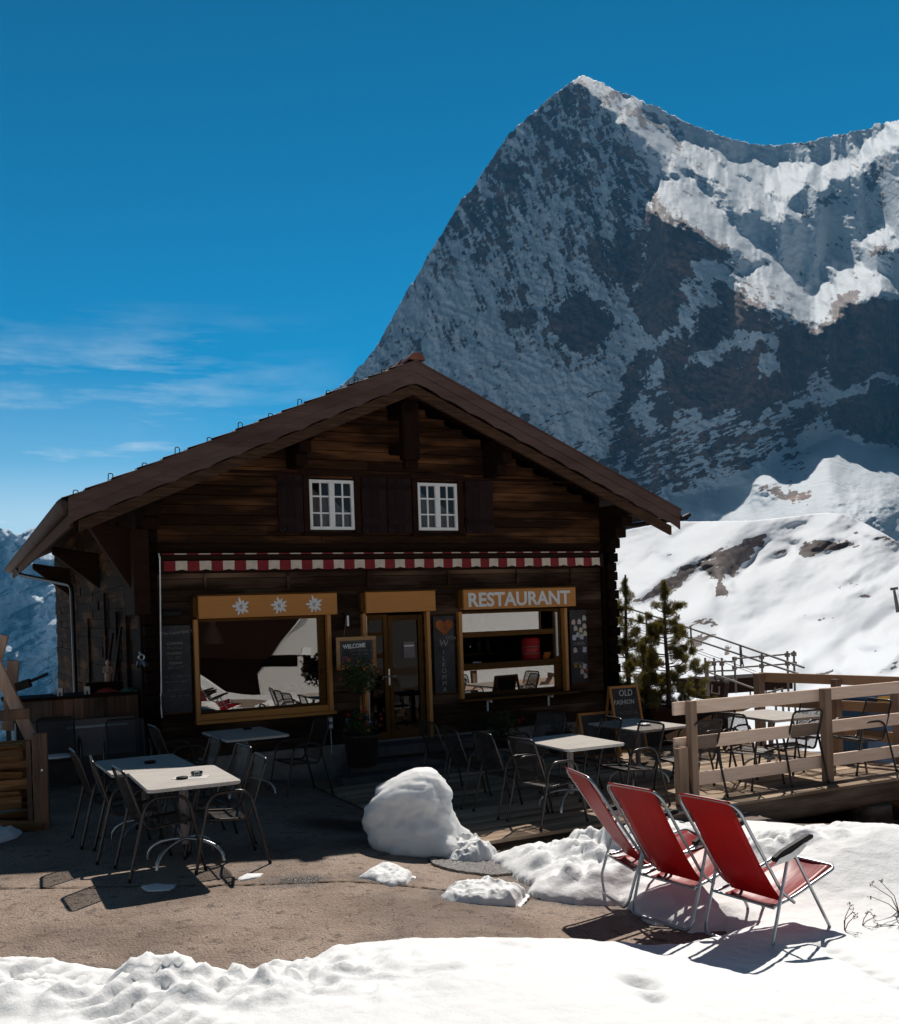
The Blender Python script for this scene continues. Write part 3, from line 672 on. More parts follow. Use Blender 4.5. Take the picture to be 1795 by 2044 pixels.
m=MB(); m.tube([(x0+.12,Y-.01,z1),(x0+.22,-.10,2.10)],.004,5); m.tube([(x1-.12,Y-.01,z1),(x1-.16,-.10,2.10)],.004,5); m.build('hanging_string',M['firewood'],wb)
# lamp by the door, socket box, candle thing
l=hthing('wall_lamp','small lantern fixed to the wall above the welcome board','lamp')
m=MB(); m.bb(2.70,2.76,-.12,-.02,1.92,2.12); m.bb(2.67,2.79,-.14,-.01,2.12,2.14); m.bb(2.67,2.79,-.14,-.01,1.90,1.92); m.build('lantern_body',M['black'],l); m=MB(); m.bb(2.715,2.745,-.125,-.121,1.95,2.10); m.build('lantern_glass',M['white'],l)
l=hthing('socket_box','white outdoor socket box with a hanging plug under the left window sill','socket')
m=MB(); m.bb(2.40,2.48,-.07,-.02,.50,.68); m.build('casing',M['grey_panel'],l,bev=.006); m=MB(); m.bb(2.415,2.465,-.078,-.071,.61,.66); m.bb(2.415,2.465,-.078,-.071,.52,.57); m.build('socket_cover',M['white'],l)
m=MB(); m.tube([(2.44,-.06,.50),(2.445,-.06,.30),(2.44,-.07,.16)],.007,6); m.build('cable',M['white'],l)
l=hthing('wall_spotlight','small twin spotlight on the dark post left of the tall chalkboard','lamp',0,0,0)
m=MB(); m.tube(arc((-.14,-.24,1.66),.035,0,2*PI,12)[:-1],.012,6,closed=True); m.cyl((-.17,-.25,1.60),(-.19,-.30,1.55),.03,10); m.cyl((-.11,-.25,1.60),(-.09,-.30,1.55),.03,10); m.cyl((-.14,-.22,1.7),(-.14,-.10,1.72),.012,6); m.build('lamp_heads',M['chrome'],l)
l=hthing('wall_speaker','dark oval box on the wall above the tall left chalkboard','box'); m=MB(); m.bb(.15,.44,-.09,-.02,2.16,2.26); m.build('casing',M['black'],l,bev=.03)
# inside things
l=hthing('pendant_lamp','pale enamel bell-shaped pendant lamp hanging inside the big left window','lamp',1.0,.75,0)
m=MB(); m.lathe([(.045,2.13),(.05,2.03),(.09,1.97),(.14,1.86),(.155,1.76),(.15,1.76),(.13,1.86),(.08,1.96),(.0,2.0)],n=24); m.build('lamp_shade',M['enamel_white'],l); m=MB(); m.cyl((0,0,2.13),(0,0,2.62),.006,6); m.build('cord',M['black'],l)
l=hthing('red_barrel','red ribbed barrel standing inside on the serving counter','barrel',6.02,.34,0)
m=MB(); prof=[(0,1.27)]+[(r_,1.27+z_) for r_,z_ in ((.145,0),(.15,.02),(.15,.11),(.158,.12),(.15,.13),(.15,.22),(.158,.23),(.15,.24),(.15,.34),(.13,.37))]+[(0,1.64)]; m.lathe(prof,n=28); m.build('barrel_body',M['red_plastic'],l)
m=MB()
for z_ in(1.39,1.50): m.lathe([(.1585,z_-.006),(.163,z_),(.1585,z_+.006)],n=28)
m.build('barrel_hoop',M['grey_panel'],l)
l=hthing('serving_counter','dark counter behind the serving window','counter',0,0,0); m=MB(); m.bb(4.62,6.38,.12,.62,1.17,1.21); m.bb(4.62,6.38,.2,.6,.3,1.17); m.build('counter_top',M['interior'],l)
for i,(x,h,c) in enumerate(((4.72,.30,'greybar'),(4.66,.22,'enamel_white'))):
    m=MB(); m.lathe([(0,1.212),(.05,1.212),(.055,1.25),(.045,1.212+h*.8),(.02,1.212+h),(0,1.212+h)],n=14); o=m.build('canister',M[c],None,HL(x,.3+.2*i),TH); tag(o,('tall grey canister' if i==0 else 'pale canister')+' on the left end of the serving counter','canister')
m=MB(); m.prism([(-.09,1.213),(.09,1.213),(.07,1.31),(-.07,1.32)],1,0,.01); o=m.build('card_holder',M['paper'],None,HL(4.94,.16),TH); tag(o,'small white card standing on the serving counter','card')
m=MB(); m.bb(-.045,.045,-.03,.03,1.213,1.35); m.bb(-.03,.08,-.02,.02,1.351,1.40); o=m.build('orange_packet',M['flower_o'],None,HL(6.22,.2),TH); tag(o,'small orange packet right of the red barrel','packet')
for k,(x,z_,w_) in enumerate(((4.95,1.55,.35),(5.3,1.35,.5),(5.55,1.7,.4))): pass
sh=hthing('bottle_shelf','shelf of dark bottles on the back wall inside the serving window','shelf'); m=MB()
for z_ in(1.35,1.75): m.bb(4.6,5.9,1.30,1.5,z_,z_+.03)
m.build('shelf_boards',M['ochredark'],sh)
for k in range(14):
    m=MB(); x=4.7+k*.085; zz=1.381 if k%2 else 1.781; m.lathe([(0,zz),(.03,zz),(.03,zz+.15),(.011,zz+.2),(.011,zz+.26),(0,zz+.26)],(x,1.38,0),8); m.build('bottle',M['glass_dish'] if k%3==0 else M['leaf'],sh)
pl=hthing('pot_plant','leafy house plant on the sill inside the big left window','plant',2.15,.28,0)
def leafclump(mb,c,r,n,sz,rr,mi=0):
    for _ in range(n):
        d=Vector((rr.gauss(0,1),rr.gauss(0,1),rr.gauss(0,1))).normalized()*r*rr.uniform(.3,1.); p=Vector(c)+d
        a=Vector((rr.uniform(-1,1),rr.uniform(-1,1),rr.uniform(-1,1))).normalized(); b_=a.orthogonal().normalized(); s_=sz*rr.uniform(.6,1.3)
        mb.add([p-a*s_,p+b_*s_*.45,p+a*s_,p-b_*s_*.45],[(0,1,2,3)],mi)
m=MB(); rr=random.Random(3); leafclump(m,(0,0,1.08),.11,120,.03,rr); leafclump(m,(-.2,0,1.12),.09,80,.03,rr); m.build('foliage',M['leaf'],pl,fixn=False); m=MB(); m.lathe([(0,.88),(.06,.88),(.075,1.0),(.07,1.0),(0,.99)],(0,0,0),12); m.lathe([(0,.88),(.05,.88),(.06,1.0),(0,.99)],(-.2,0,0),12); m.build('flower_pot',M['plaster'],pl)
# ================================================================ furniture
def make_chair():
    t=thing('mesh_chair','','chair',group='dark mesh armchairs around the tables')
    # faces +y; origin on the floor under the seat
    for s_ in(-1,1):
        x=.27*s_
        m=MB(); m.tube(rounded([(x*1.04,.30,0),(x,.17,.655),(x*.97,-.17,.66),(x*1.02,-.33,0)],.11,6),.0135,8); o=m.build('side_loop',M['darkmetal'],t)
        MB().cyl((x*1.04,.30,-.001),(x*1.037,.297,.03),.015,8).build('foot_cap',M['black'],o); MB().cyl((x*1.02,-.33,-.001),(x*1.018,-.327,.03),.015,8).build('foot_cap',M['black'],o)
    w=.225
    m=MB(); m.tube(rounded([(-w,.21,.43),(-w,-.17,.40),(-w*.98,-.34,.90),(w*.98,-.34,.90),(w,-.17,.40),(w,.21,.43)],.06,6),.013,8,closed=False); m.tube([(-w,.21,.43),(w,.21,.43)],.013,8)
    m.tube([(-.262,-.05,.415),(.262,-.05,.415)],.009,6); m.tube([(-.265,.16,.405),(.265,.16,.405)],.009,6)
    m.build('seat_frame',M['darkmetal'],t)
    m=MB(); n=6
    vs=[];fs=[]
    for i in range(n+1):
        y=-.165+.37*i/n; z=.405+.028*i/n-.012*math.sin(PI*i/n)
        vs+=[(-w+.01,y,z),(w-.01,y,z)]
    for i in range(n): fs.append((2*i,2*i+1,2*i+3,2*i+2))
    m.add(vs,fs,0,True); m.build('seat',M['mesh'],t,fixn=False)
    m=MB(); vs=[];fs=[]
    for i in range(n+1):
        k=i/n; y=-.18-.155*k-.02*math.sin(PI*k); z=.43+.46*k; ww=w-.012-(.03 if i==n else 0)
        vs+=[(-ww,y,z),(0,y-.02,z),(ww,y,z)]
    for i in range(n): fs+=[(3*i,3*i+1,3*i+4,3*i+3),(3*i+1,3*i+2,3*i+5,3*i+4)]
    m.add(vs,fs,0,True); m.build('backrest',M['mesh'],t,fixn=False)
    return t
chair0=make_chair(); chair_used=[False]
def chair(x,y,face,label,dz=None,tilt=0.):
    X,Y,_=HL(x,y); z=gz(X,Y) if dz is None else dz
    rz=TH+R(face)-PI/2
    if not chair_used[0]:
        chair_used[0]=True; chair0.location=(X,Y,z); chair0.rotation_euler=(0,0,rz); chair0['label']=label; return chair0
    o=dup(chair0,(X,Y,z),rz,label); return o
ZD=-.12
def RS(x,y): return (.946*x-.119,.946*y-.717)
# left terrace (face 0 = towards +x of the house front, 180 = -x, -90 = towards the viewer)
chair(-.72,-4.60,4,'mesh chair left of the ashtray table, nearest the viewer on that side')
chair(-.84,-3.86,-4,'mesh chair at the left of the paired tables, second of the three from the front')
chair(-.93,-3.12,3,'mesh chair at the left of the paired tables, farthest back of the three')
chair(-.19,-4.67,178,'mesh chair right of the ashtray table, its legs reaching into the sunlight')
chair(-.13,-3.92,184,'mesh chair right of the paired tables, directly behind the one with sunlit feet')
chair(-.22,-3.12,180,'mesh chair at the far right corner of the dark rear table')
chair(-1.15,.12,-92,'mesh chair with snow on its seat in front of the wooden bar counter')
chair(-.42,-.72,-95,'mesh chair with its back to the grey bar panel, right of the snowy chair')
chair(.1,-1.45,5,'mesh chair left of the small table under the big window')
chair(1.55,-1.35,186,'mesh chair right of the small table under the big window')
# right of the door, on the platform
RR=[(3.58,-3.95,8,'mesh chair in the row behind the snow block, nearest the red deck chairs'),(3.5,-3.28,0,'mesh chair in the row behind the snow block, second from the red deck chairs'),(3.44,-2.55,-4,'mesh chair in the row behind the snow block, third from the red deck chairs'),(3.5,-1.75,3,'mesh chair in the row behind the snow block, closest to the doorstep')]
for a in RR: chair(*RS(a[0],a[1]),a[2],a[3],ZD)
chair(*RS(4.86,-3.75),180,'mesh chair just right of the sunlit white table, close to the short fence post',ZD)
chair(*RS(4.80,-3.0),176,'mesh chair right of the sunlit white table, middle of three',ZD)
chair(*RS(4.55,-2.15),-160,'mesh chair right of the sunlit white table, farthest back of three',ZD)
chair(*RS(5.75,-3.75),95,'mesh chair whose back shows just right of the tall front fence post',ZD)
chair(*RS(6.60,-3.05),172,'mesh chair on the deck framed between the top rails, left of the diagonal board',ZD)
chair(*RS(6.85,-3.62),10,'mesh chair on the deck in front of the far corner post, lower of two overlapping',ZD)
chair(*RS(7.15,-2.85),12,'mesh chair on the deck under the far corner post, behind the overlapping one',ZD)
chair(*RS(7.45,-3.75),85,'mesh chair on the deck left of the right-hand fence post',ZD)
chair(*RS(8.35,-3.05),185,'mesh chair on the deck left of the blue bin, seen through the rails',ZD)
chair(*RS(8.75,-3.72),172,'mesh chair on the deck in front of the blue bin, rightmost in view',ZD)
# snow on a seat
m=MB(); m.lathe([(0,.0),(.19,.0),(.20,.012),(.15,.03),(0,.036)],n=18); o=m.build('snow_cushion',M['snow'],None,HL(-1.15,.10,.435)); tag(o,'thin layer of snow lying on the chair seat by the bar','snow')
def make_table(L,W):
    t=thing('terrace_table','','table',group='terrace tables')
    m=MB(); r_=.05; pts=[]
    for cx,cy,a0 in((W/2-r_,L/2-r_,0),(-W/2+r_,L/2-r_,90),(-W/2+r_,-L/2+r_,180),(W/2-r_,-L/2+r_,270)):
        for k in range(5): a=R(a0+90*k/4); pts.append((cx+r_*math.cos(a),cy+r_*math.sin(a)))
    m.prism(pts,2,.728,.750); m.build('tabletop',M['table'],t,bev=.003)
    e=MB(); e.tube([(x,y,.727) for x,y in [(a*.985,b*.985) for a,b in pts]],.010,6,closed=True); e.build('edge_tube',M['steel'],t)
    m=MB(); m.box((0,0,.715),(.30,.14,.02)); m.tube([(0,-.0,.71),(0,0,.26),(0,0,.17)],[.026,.026,.02],10); m.prism([(-.03,.16),(-.04,.6),(-.03,.70),(.03,.70),(.04,.6),(.03,.16)],1,-.008,.008); m.build('pedestal',M['grey_panel'],t)
    for a in(38,-38):
        c,s_=math.cos(R(a)),math.sin(R(a)); m=MB(); pts=[]
        for i in range(15):
            an=PI*i/14; u=-.36*math.cos(an); z=.02+.19*math.sin(an)**.8; pts.append((u*c,u*s_,z))
        m.tube(pts,.015,8); m.build('arched_foot',M['steel'],t)
    m=MB(); m.tube(arc((.13,-.02,.68),.012,0,2*PI,10),.003,5); m.build('hook',M['chrome'],t)
    return t
tab0=make_table(1.05,.77); X,Y,_=HL(-.50,-4.52); tab0.location=(X,Y,.01); tab0.rotation_euler=(0,0,TH); tab0['label']='sunlit terrace table with an ashtray, at the front left'
def table(x,y,rz,label,z=None):
    X,Y,_=HL(x,y); return dup(tab0,(X,Y,gz(X,Y) if z is None else z),TH+R(rz),label)
table(-.65,-3.42,2,'shaded terrace table pushed end to end behind the ashtray table')
table(.85,-1.45,4,'small shaded table standing under the big left window')
table(*RS(4.18,-3.52),0,'brilliantly sunlit white table right of the snow block',ZD)
table(*RS(5.75,-2.75),3,'half shaded table behind the short fence post, below the easel boards',ZD)
table(*RS(7.75,-3.1),-4,'table on the sunny deck mostly hidden behind the middle rail',ZD)
# things on tables
def on(x,y,z): return HL(x,y,z)
m=MB(); m.box((0,0,.0005),(.30,.17,.001)); o=m.build('paper_mat',M['paper'],None,on(-.45,-4.62,.762),TH-.5); tag(o,'cream paper mat under the ashtray on the front left table','mat')
m=MB(); m.lathe([(0,0),(.05,0),(.052,.012),(.05,.014),(0,.014)],n=24); o=m.build('round_coaster',M['black'],None,on(-.53,-4.64,.764)); tag(o,'black round coaster beside the glass ashtray','coaster')
m=MB(); m.lathe([(0,0),(.048,0),(.052,.035),(.045,.035),(.042,.008),(0,.008)],n=24); o=m.build('glass_ashtray',M['glass_dish'],None,on(-.39,-4.57,.764)); tag(o,'clear glass ashtray on the front left table','ashtray')
for x,y,z,lab in((-.6,-3.45,.755,'dark dish on the shaded rear table of the left pair'),(.9,-1.4,.755,'dark dish on the small table under the big window')):
    m=MB(); m.lathe([(0,0),(.05,0),(.058,.018),(.05,.018),(0,.006)],n=20); o=m.build('round_dish',M['black'],None,on(x,y,z)); tag(o,lab,'dish')
m=MB(); m.lathe([(0,0),(.06,0),(.09,.02),(.082,.02),(0,.006)],n=20); o=m.build('round_dish',M['steel'],None,on(*RS(5.75,-2.9),ZD+.752)); tag(o,'shallow metal dish on the half shaded right table','dish')
# ---------------------------------------------------------------- red deck chairs
def make_deckchair():
    t=thing('deck_chair','','deck chair',group='red folding deck chairs on the snow')
    # faces +x, width along y, origin under the crease of seat and back
    w=.255
    # back frame and seat frame
    m=MB(); m.tube(rounded([(.10,-w,.27),(-.02,-w,.36),(-.43,-w,.985),(-.43,w,.985),(-.02,w,.36),(.10,w,.27)],.09,7),.011,8); m.build('back_frame',M['chrome'],t)
    m=MB(); m.tube(rounded([(-.10,-w+.02,.27),(.12,-w+.02,.30),(.58,-w+.02,.42),(.58,w-.02,.42),(.12,w-.02,.30),(-.10,w-.02,.27)],.07,7),.011,8); m.tube([(-.10,-w-.0,.27),(-.10,w+.0,.27)],.009,8); m.build('seat_frame',M['chrome'],t)
    for s_ in(-1,1):
        y=s_*(w+.025)
        c=MB(); c.cyl((-.10,s_*(w-.01),.27),(-.10,s_*(w+.02),.27),.013,8); 
        a=MB(); vs=[]
        prof=[(-.12,.575),(-.02,.60),(.22,.665),(.26,.675),(.262,.70),(.22,.703),(-.04,.64),(-.125,.605)]
        a.prism([(p[0],p[1]) for p in prof],1,y-.022,y+.022); arm=a.build('armrest',M['black'],t,bev=.007)
        b=MB(); b.prism([(-.16,.56),(-.10,.60),(.02,.62),(.16,.665),(.17,.64),(.10,.60),(.02,.575),(-.10,.565)],1,y-.03,y-.024); b.build('hinge_plate',M['steel'],arm)
    m=MB(); m.tube(rounded([(.02,-w-.025,.585),(-.16,-w-.025,.05),(-.19,-w,.0),(-.19,w,.0),(-.16,w+.025,.05),(.02,w+.025,.585)],.06,5),.011,8); m.build('rear_leg_loop',M['chrome'],t)
    m=MB(); m.tube(rounded([(.08,-w-.02,.61),(.43,-w-.02,.05),(.46,-w,.0),(.46,w,.0),(.43,w+.02,.05),(.08,w+.02,.61)],.06,5),.011,8); m.build('front_leg_loop',M['chrome'],t)
    # fabric: back panel and seat panel with sag
    def panel(P,name,wi,sag):
        vs=[];fs=[];n=len(P);k=8
        for i,(x,z) in enumerate(P):
            for j in range(k+1):
                u=-1+2*j/k; tt=i/(n-1); d=sag*(1-u*u)*math.sin(PI*tt)
                vs.append((x+d*.6,wi*u,z-d*.8))
        for i in range(n-1):
            for j in range(k): a_=i*(k+1)+j; fs.append((a_,a_+1,a_+k+2,a_+k+1))
        m=MB(); m.add(vs,fs,0,True); o=m.build(name,M['sling'],t,fixn=False); so=o.modifiers.new('thick','SOLIDIFY'); so.thickness=.003; return o
    panel([(-.442,.995),(-.43,.99),(-.36,.87),(-.26,.70),(-.15,.52),(-.05,.38),(.02,.30),(.03,.28)],'back_sling',w-.045,.03)
    h_=MB(); h_.add([(-.448,-(w-.047),.997),(-.448,w-.047,.997),(-.378,-(w-.047),.88),(-.378,w-.047,.88)],[(0,1,3,2)]); hm=h_.build('sling_hem',M['sling'],t,fixn=False); so=hm.modifiers.new('thick','SOLIDIFY'); so.thickness=.003
    panel([(-.105,.265),(-.03,.255),(.05,.262),(.2,.31),(.40,.365),(.55,.412),(.59,.425)],'seat_sling',w-.05,.03)
    return t
dc=make_deckchair()
def place_dc(o,u,v,ang,z=-.12):
    """pixel = near rear foot on the snow; foot offset in the chair frame = (-.19,-.255)"""
    X,Y=G(u,v,z); a=R(ang); ox=-.19*math.cos(a)+.255*math.sin(a); oy=-.19*math.sin(a)-.255*math.cos(a)
    o.location=(X-ox,Y-oy,z); o.rotation_euler=(0,0,a)
place_dc(dc,1530,1903,33); dc['label']='red deck chair standing farthest right on the snow, its black armrest in full view'
d1=dup(dc,(0,0,0),0,'red deck chair in the middle of the three, its back overlapping the left one'); place_dc(d1,1372,1858,35)
d2=dup(dc,(0,0,0),0,'leftmost red deck chair, seen almost edge on beside the asphalt'); place_dc(d2,1246,1812,14)
for ch in d2.children: pass
# ---------------------------------------------------------------- deck and railings
m=MB(); y=-4.86
while y<.2:
    x=1.95
    while x<8.9:
        L=min(rnd.uniform(1.8,3.6),8.9-x); 
        if 8.9-x-L<.4: L=8.9-x
        if not (y>-1.25 and x<5.3 and x+L>2.2 and y>-.6): m.bb(x,x+L-.004,y,y+.128,ZD-.035-rnd.uniform(0,.004),ZD-rnd.uniform(0,.006))
        x+=L
    y+=.135
dk=hthing('wooden_deck','low weathered plank deck stretching from the door to the far railing','deck')
m.build('planks',M['deck'],dk)
m=MB(); m.bb(4.5,8.85,-4.84,-4.79,ZD-.16,ZD-.045); m.build('edge_joist',M['log'],dk)
m=MB(); m.tube([(4.9,-4.70,ZD-.22),(6.9,-4.69,ZD-.20),(9.3,-4.68,ZD-.18)],[.13,.14,.15],14); m.build('beam_log',M['log'],dk)
m=MB(); m.lathe([(0,-1.1),(.35,-1.1),(.29,-.85),(.25,-.6),(.24,-.43),(0,-.43)],(7.8,-4.69,0),18); m.build('stump_pier',M['log'],dk)
m=MB(); m.bb(4.8,8.8,-4.3,-4.25,-1.4,ZD-.06); m.build('under_deck_boards',M['beamx'],dk)
# front railing
fr=hthing('deck_railing','pale pine railing with three long boards along the front of the deck','railing')
def rpost(x,z0,z1,y=-4.5,w=.09,mat='pinez'): 
    m=MB(); m.bb(x-w/2,x+w/2,y-.10,y,z0,z1); return m.build('post',M[mat],fr,bev=.006)
rpost(5.13,ZD-.02,1.02,-4.52,.09); rpost(7.24,-.40,1.02,-4.5,.11); rpost(9.3,-.5,1.02,-4.5,.1)
for i,zc in enumerate((.937,.532,.116)):
    h=(.148,.148,.148)[i]; m=MB(); m.bb(4.95,7.22,-4.498,-4.455,zc-h/2,zc+h/2); m.bb(7.225,9.3,-4.498,-4.455,zc-h/2+.003,zc+h/2+.004); m.build('rail_board',M['pine'],fr,bev=.004)
m=MB()
for z_ in(-.18,-.26,-.34): m.cyl((7.27,-4.615,z_),(7.27,-4.60,z_),.015,8)
m.build('bolt',M['steel'],fr)
sp=hthing('fence_post','short square post standing left of the tall front railing post','post',4.93,-4.6,0); m=MB(); m.bb(-.052,.0,-.05,.05,ZD,.51); m.bb(.0,.08,-.045,.055,ZD,.52); m.build('timber',M['pinez'],sp,bev=.006)
# side / far railing
sr=thing('side_railing','brown pine railing closing the far right side of the deck','railing')
A_=Vector(HL(*RS(9.2,-1.4),0)); B_=Vector(HL(*RS(9.72,-3.5),0))
def srpost(p,z0,z1,w=.12):
    m=MB(); m.bar((p.x,p.y,z0),(p.x,p.y,z1),w,w,up=(CT,ST,0)); m.build('post',M['pinez'],sr,bev=.006)
srpost(A_,-.4,1.015); D=(B_-A_); srpost(A_+D*.60,-.4,.97,.105); srpost(A_+D*1.03,-.4,.97,.115)
E_=A_+D*1.6
for z_,t0,t1 in((.953,-.02,1.6),(.59,-.02,1.6),(.19,.5,1.6)):
    p=A_+D*t0;q=A_+D*t1; m=MB(); n_=Vector((-D.y,D.x,0)).normalized()*(.085); m.bar((p.x+n_.x,p.y+n_.y,z_),(q.x+n_.x,q.y+n_.y,z_),.04,.14); m.build('rail_board',M['pinebrown'],sr,bev=.004)
m=MB(); q=A_+Vector((-1.35,.35,0)); m.bar((A_.x-.02,A_.y+.05,.60),(q.x,q.y,.02),.04,.13); m.build('diagonal_board',M['pinebrown'],sr,bev=.004)
# blue bin
P=Vector((5.99,14.19,0)); bi=thing('blue_bin','blue plastic bin with a yellow sticker standing behind the side railing','bin',(P.x,P.y,-.28),TH)
m=MB(); m.prism([(-.29,0),(.29,0),(.31,.95),(-.31,.95)],1,-.22,.22); m.build('bin_body',M['blue'],bi,bev=.02)
m=MB(); m.prism([(-.33,.951),(.33,.951),(.33,1.0),(.2,1.05),(-.2,1.05),(-.33,1.0)],1,-.25,.25); m.build('lid',M['blue'],bi,bev=.02)
m=MB(); m.bb(-.1,.16,-.262,-.256,.86,.98); m.build('sticker',M['yellow'],bi)
# easel boards
def easel(name,label,u,v,z,w,h,rz,lean=14):
    X,Y=G(u,v,z) if False else (u,v)
    t=thing(name,label,'chalkboard',(X,Y,z),rz); c,s_=math.cos(R(lean)),math.sin(R(lean))
    m=MB(); m.box((0,0,h/2),(w-.06,.014,h-.06),(0,0,0)); sl=m.build('slate_panel',M['chalk'],t,None,(R(-lean),0,0))
    m=MB(); m.bb(-w/2,-w/2+.035,-.015,.015,0,h); m.bb(w/2-.035,w/2,-.015,.015,0,h); m.bb(-w/2+.035,w/2-.035,-.015,.015,h-.035,h); m.bb(-w/2+.035,w/2-.035,-.015,.015,.03,.065); f=m.build('easel_frame',M['orangez'],t,None,(R(-lean),0,0),bev=.003)
    m=MB(); m.bb(-w/2,-w/2+.035,-.012,.012,-h,0); m.bb(w/2-.035,w/2,-.012,.012,-h,0); m.bb(-w/2,w/2,-.014,.014,-h*.9,-h*.86); g=m.build('rear_legs',M['orangez'],t,(0,s_*h+.012,c*h),(R(lean),0,0))
    return t,sl
ex,ey,_=HL(*RS(6.95,-1.3)); t,sl=easel('easel_board','tall easel chalkboard with OLD FASHION chalked on it, left of the small pines',ex-.14,ey,0.,.48,.98,TH-.1)
for txt,zz,sz,xx in(('OLD',.83,.13,-.10),('FASHION',.71,.095,-.20)): textmesh(txt,sz,'chalk_words',M['chalkwhite'],sl,(xx,-.009,zz),(R(90),0,0),ext=.001,shear=.15,sx=.85)
m=MB()
for i,zz in enumerate((.60,.575,.50,.40,.375,.30,.275)): scrib(m,-.14+.02*(i%3),.13-.02*(i%2),zz,-.0095,.010,seed=i+40)
m.build('chalk_lines',M['chalkdim'],sl)
ex,ey,_=HL(*RS(6.45,-.95)); t,sl=easel('easel_board','lower blank easel chalkboard standing left behind the lettered one',ex,ey,-.08,.58,.68,TH-.05)
# planter with plants below serving window
def flowerpot(name,label,x,y,r_,h,z0,plants):
    t=hthing(name,label,'plant pot',x,y,z0); m=MB(); m.lathe([(0,0),(r_*.8,0),(r_,h),(r_*1.06,h),(r_*1.06,h+.03),(r_*.95,h+.03),(r_*.9,h-.02),(0,h-.02)],n=22); m.build('pot',M['pot'],t)
    plants(t,h); return t
def pl1(t,h):
    rr=random.Random(5); m=MB(); leafclump(m,(0,0,h+.14),.24,420,.035,rr); m.build('foliage',M['leaf'],t,fixn=False)
    m=MB(); m.cyl((0,0,h),(.01,0,h+.55),.012,8); m.cyl((.03,0,h),(.02,0,h+.5),.009,8); m.build('stem',M['firewood'],t)
    m=MB(); leafclump(m,(0,0,h+.82),.27,700,.035,rr); m.build('foliage',M['leaf'],t,fixn=False)
    for nm,mt,c,r0,n,zz in(('orange_flower','flower_o',(0,0,h+.86),.28,11,0),('red_flower','flower_r',(.03,0,h+.18),.26,9,0),('blue_flower','flower_b',(-.08,-.08,h+.12),.2,7,0)):
        for k in range(n):
            a=rr.uniform(0,2*PI); e=rr.uniform(-.3,.9); p=(c[0]+r0*math.cos(a)*math.cos(e),c[1]+r0*math.sin(a)*math.cos(e)-.03,c[2]+r0*math.sin(e)); m=MB(); leafclump(m,p,.022,14,.018,rr); m.build(nm,M[mt],t,fixn=False)
flowerpot('flower_tree_pot','potted standard bush with orange blooms above red flowers left of the doorstep',2.62,-.78,.24,.40,.0+.06,pl1)
def pl2(t,h):
    rr=random.Random(15); m=MB(); leafclump(m,(0,0,h+.18),.26,500,.035,rr); m.build('foliage',M['leaf'],t,fixn=False)
    for k in range(5):
        m=MB(); leafclump(m,(rr.uniform(-.2,.25),-.2,h+.15+rr.uniform(0,.2)),.02,12,.016,rr); m.build('red_flower',M['flower_r'],t,fixn=False)
flowerpot('flower_pot','leafy potted plant on the floor under the left half of the serving window',5.0,-.45,.2,.30,ZD,pl2)
def pl3(t,h):
    rr=random.Random(25); m=MB(); leafclump(m,(0,0,h+.12),.2,350,.03,rr); m.build('foliage',M['leaf'],t,fixn=False)
    for k in range(6):
        m=MB(); leafclump(m,(rr.uniform(-.2,.2),-.15,h+.12+rr.uniform(0,.16)),.025,12,.016,rr); m.build('blue_flower',M['flower_b'],t,fixn=False)
flowerpot('flower_pot','pot of bluish flowers under the right half of the serving window',6.0,-.45,.2,.28,ZD,pl3)
# long planter behind the easels at the chalet's right corner
pt=hthing('log_planter','dark timber planter box holding the small pines at the right corner of the house','planter',0,0,0)
m=MB(); m.bb(7.45,9.0,-.9,-.2,-.4,.46); m.bb(7.40,9.05,-.95,-.88,.38,.48); m.build('planter_box',M['beamx'],pt,bev=.02)
# ---------------------------------------------------------------- bar counter
bc=hthing('bar_counter','outdoor bar counter clad in old boards with a grey panel, left of the house corner','bar',0,0,0)
m=MB(); m.bb(-1.75,-.06,.5,1.2,1.13,1.17); m.build('counter_top',M['beamx'],bc,bev=.006)
m=MB(); n=12
for i in range(n): a=-1.68+i*1.57/n; m.bb(a,a+1.57/n-.006,.56,.60-rnd.uniform(0,.006),.86,1.13)
m.bb(-1.72,-1.66,.53,.62,0,1.13); m.bb(-.13,-.08,.53,.62,.0,1.13); m.build('board_cladding',M['grey_wood'],bc)
m=MB(); m.bb(-1.48,-.13,.54,.558,.36,.85); m.build('grey_panel',M['grey_panel'],bc); m=MB(); m.bb(-1.3,-.135,.55,.565,-.02,.36); m.bb(-1.6,-.1,.62,1.2,0,1.12); m.build('lower_panel',M['counter_dark'],bc)
m=MB(); m.bb(-1.0,-.22,.525,.54,.735,.765); m.build('strip_handle',M['greybar'],bc)
def cloth(name,mat,label,x,y,z,r_,seed,drop=0.):
    rr=random.Random(seed); vs=[];fs=[];n=12
    for i in range(n+1):
        for j in range(n+1):
            u=(i/n-.5)*2;v=(j/n-.5)*2; vs.append((u*r_,v*r_*.45,max(.004,.05*(1-u*u)*(1-v*v)*rr.uniform(.3,1.5))))
    for i in range(n):
        for j in range(n): a=i*(n+1)+j; fs.append((a,a+1,a+n+2,a+n+1))
    m=MB(); m.add(vs,fs,0,True)
    if drop: m.bb(r_*.6,r_*.75,-r_*.47,-r_*.45,-drop,.01); m.bb(r_*.8,r_*.95,-r_*.49,-r_*.46,-drop*.7,.01)
    o=m.build(name,mat,None,HL(x,y,z),TH,fixn=False); return tag(o,label,'cloth')
cloth('crumpled_cloth',M['cloth_red'],'crumpled red cloth lying on the bar counter',-.45,.72,1.172,.17,2)
cloth('crumpled_cloth',M['cloth_green'],'green cloth hanging over the right end of the bar counter',-.2,.60,1.172,.12,4,.16)
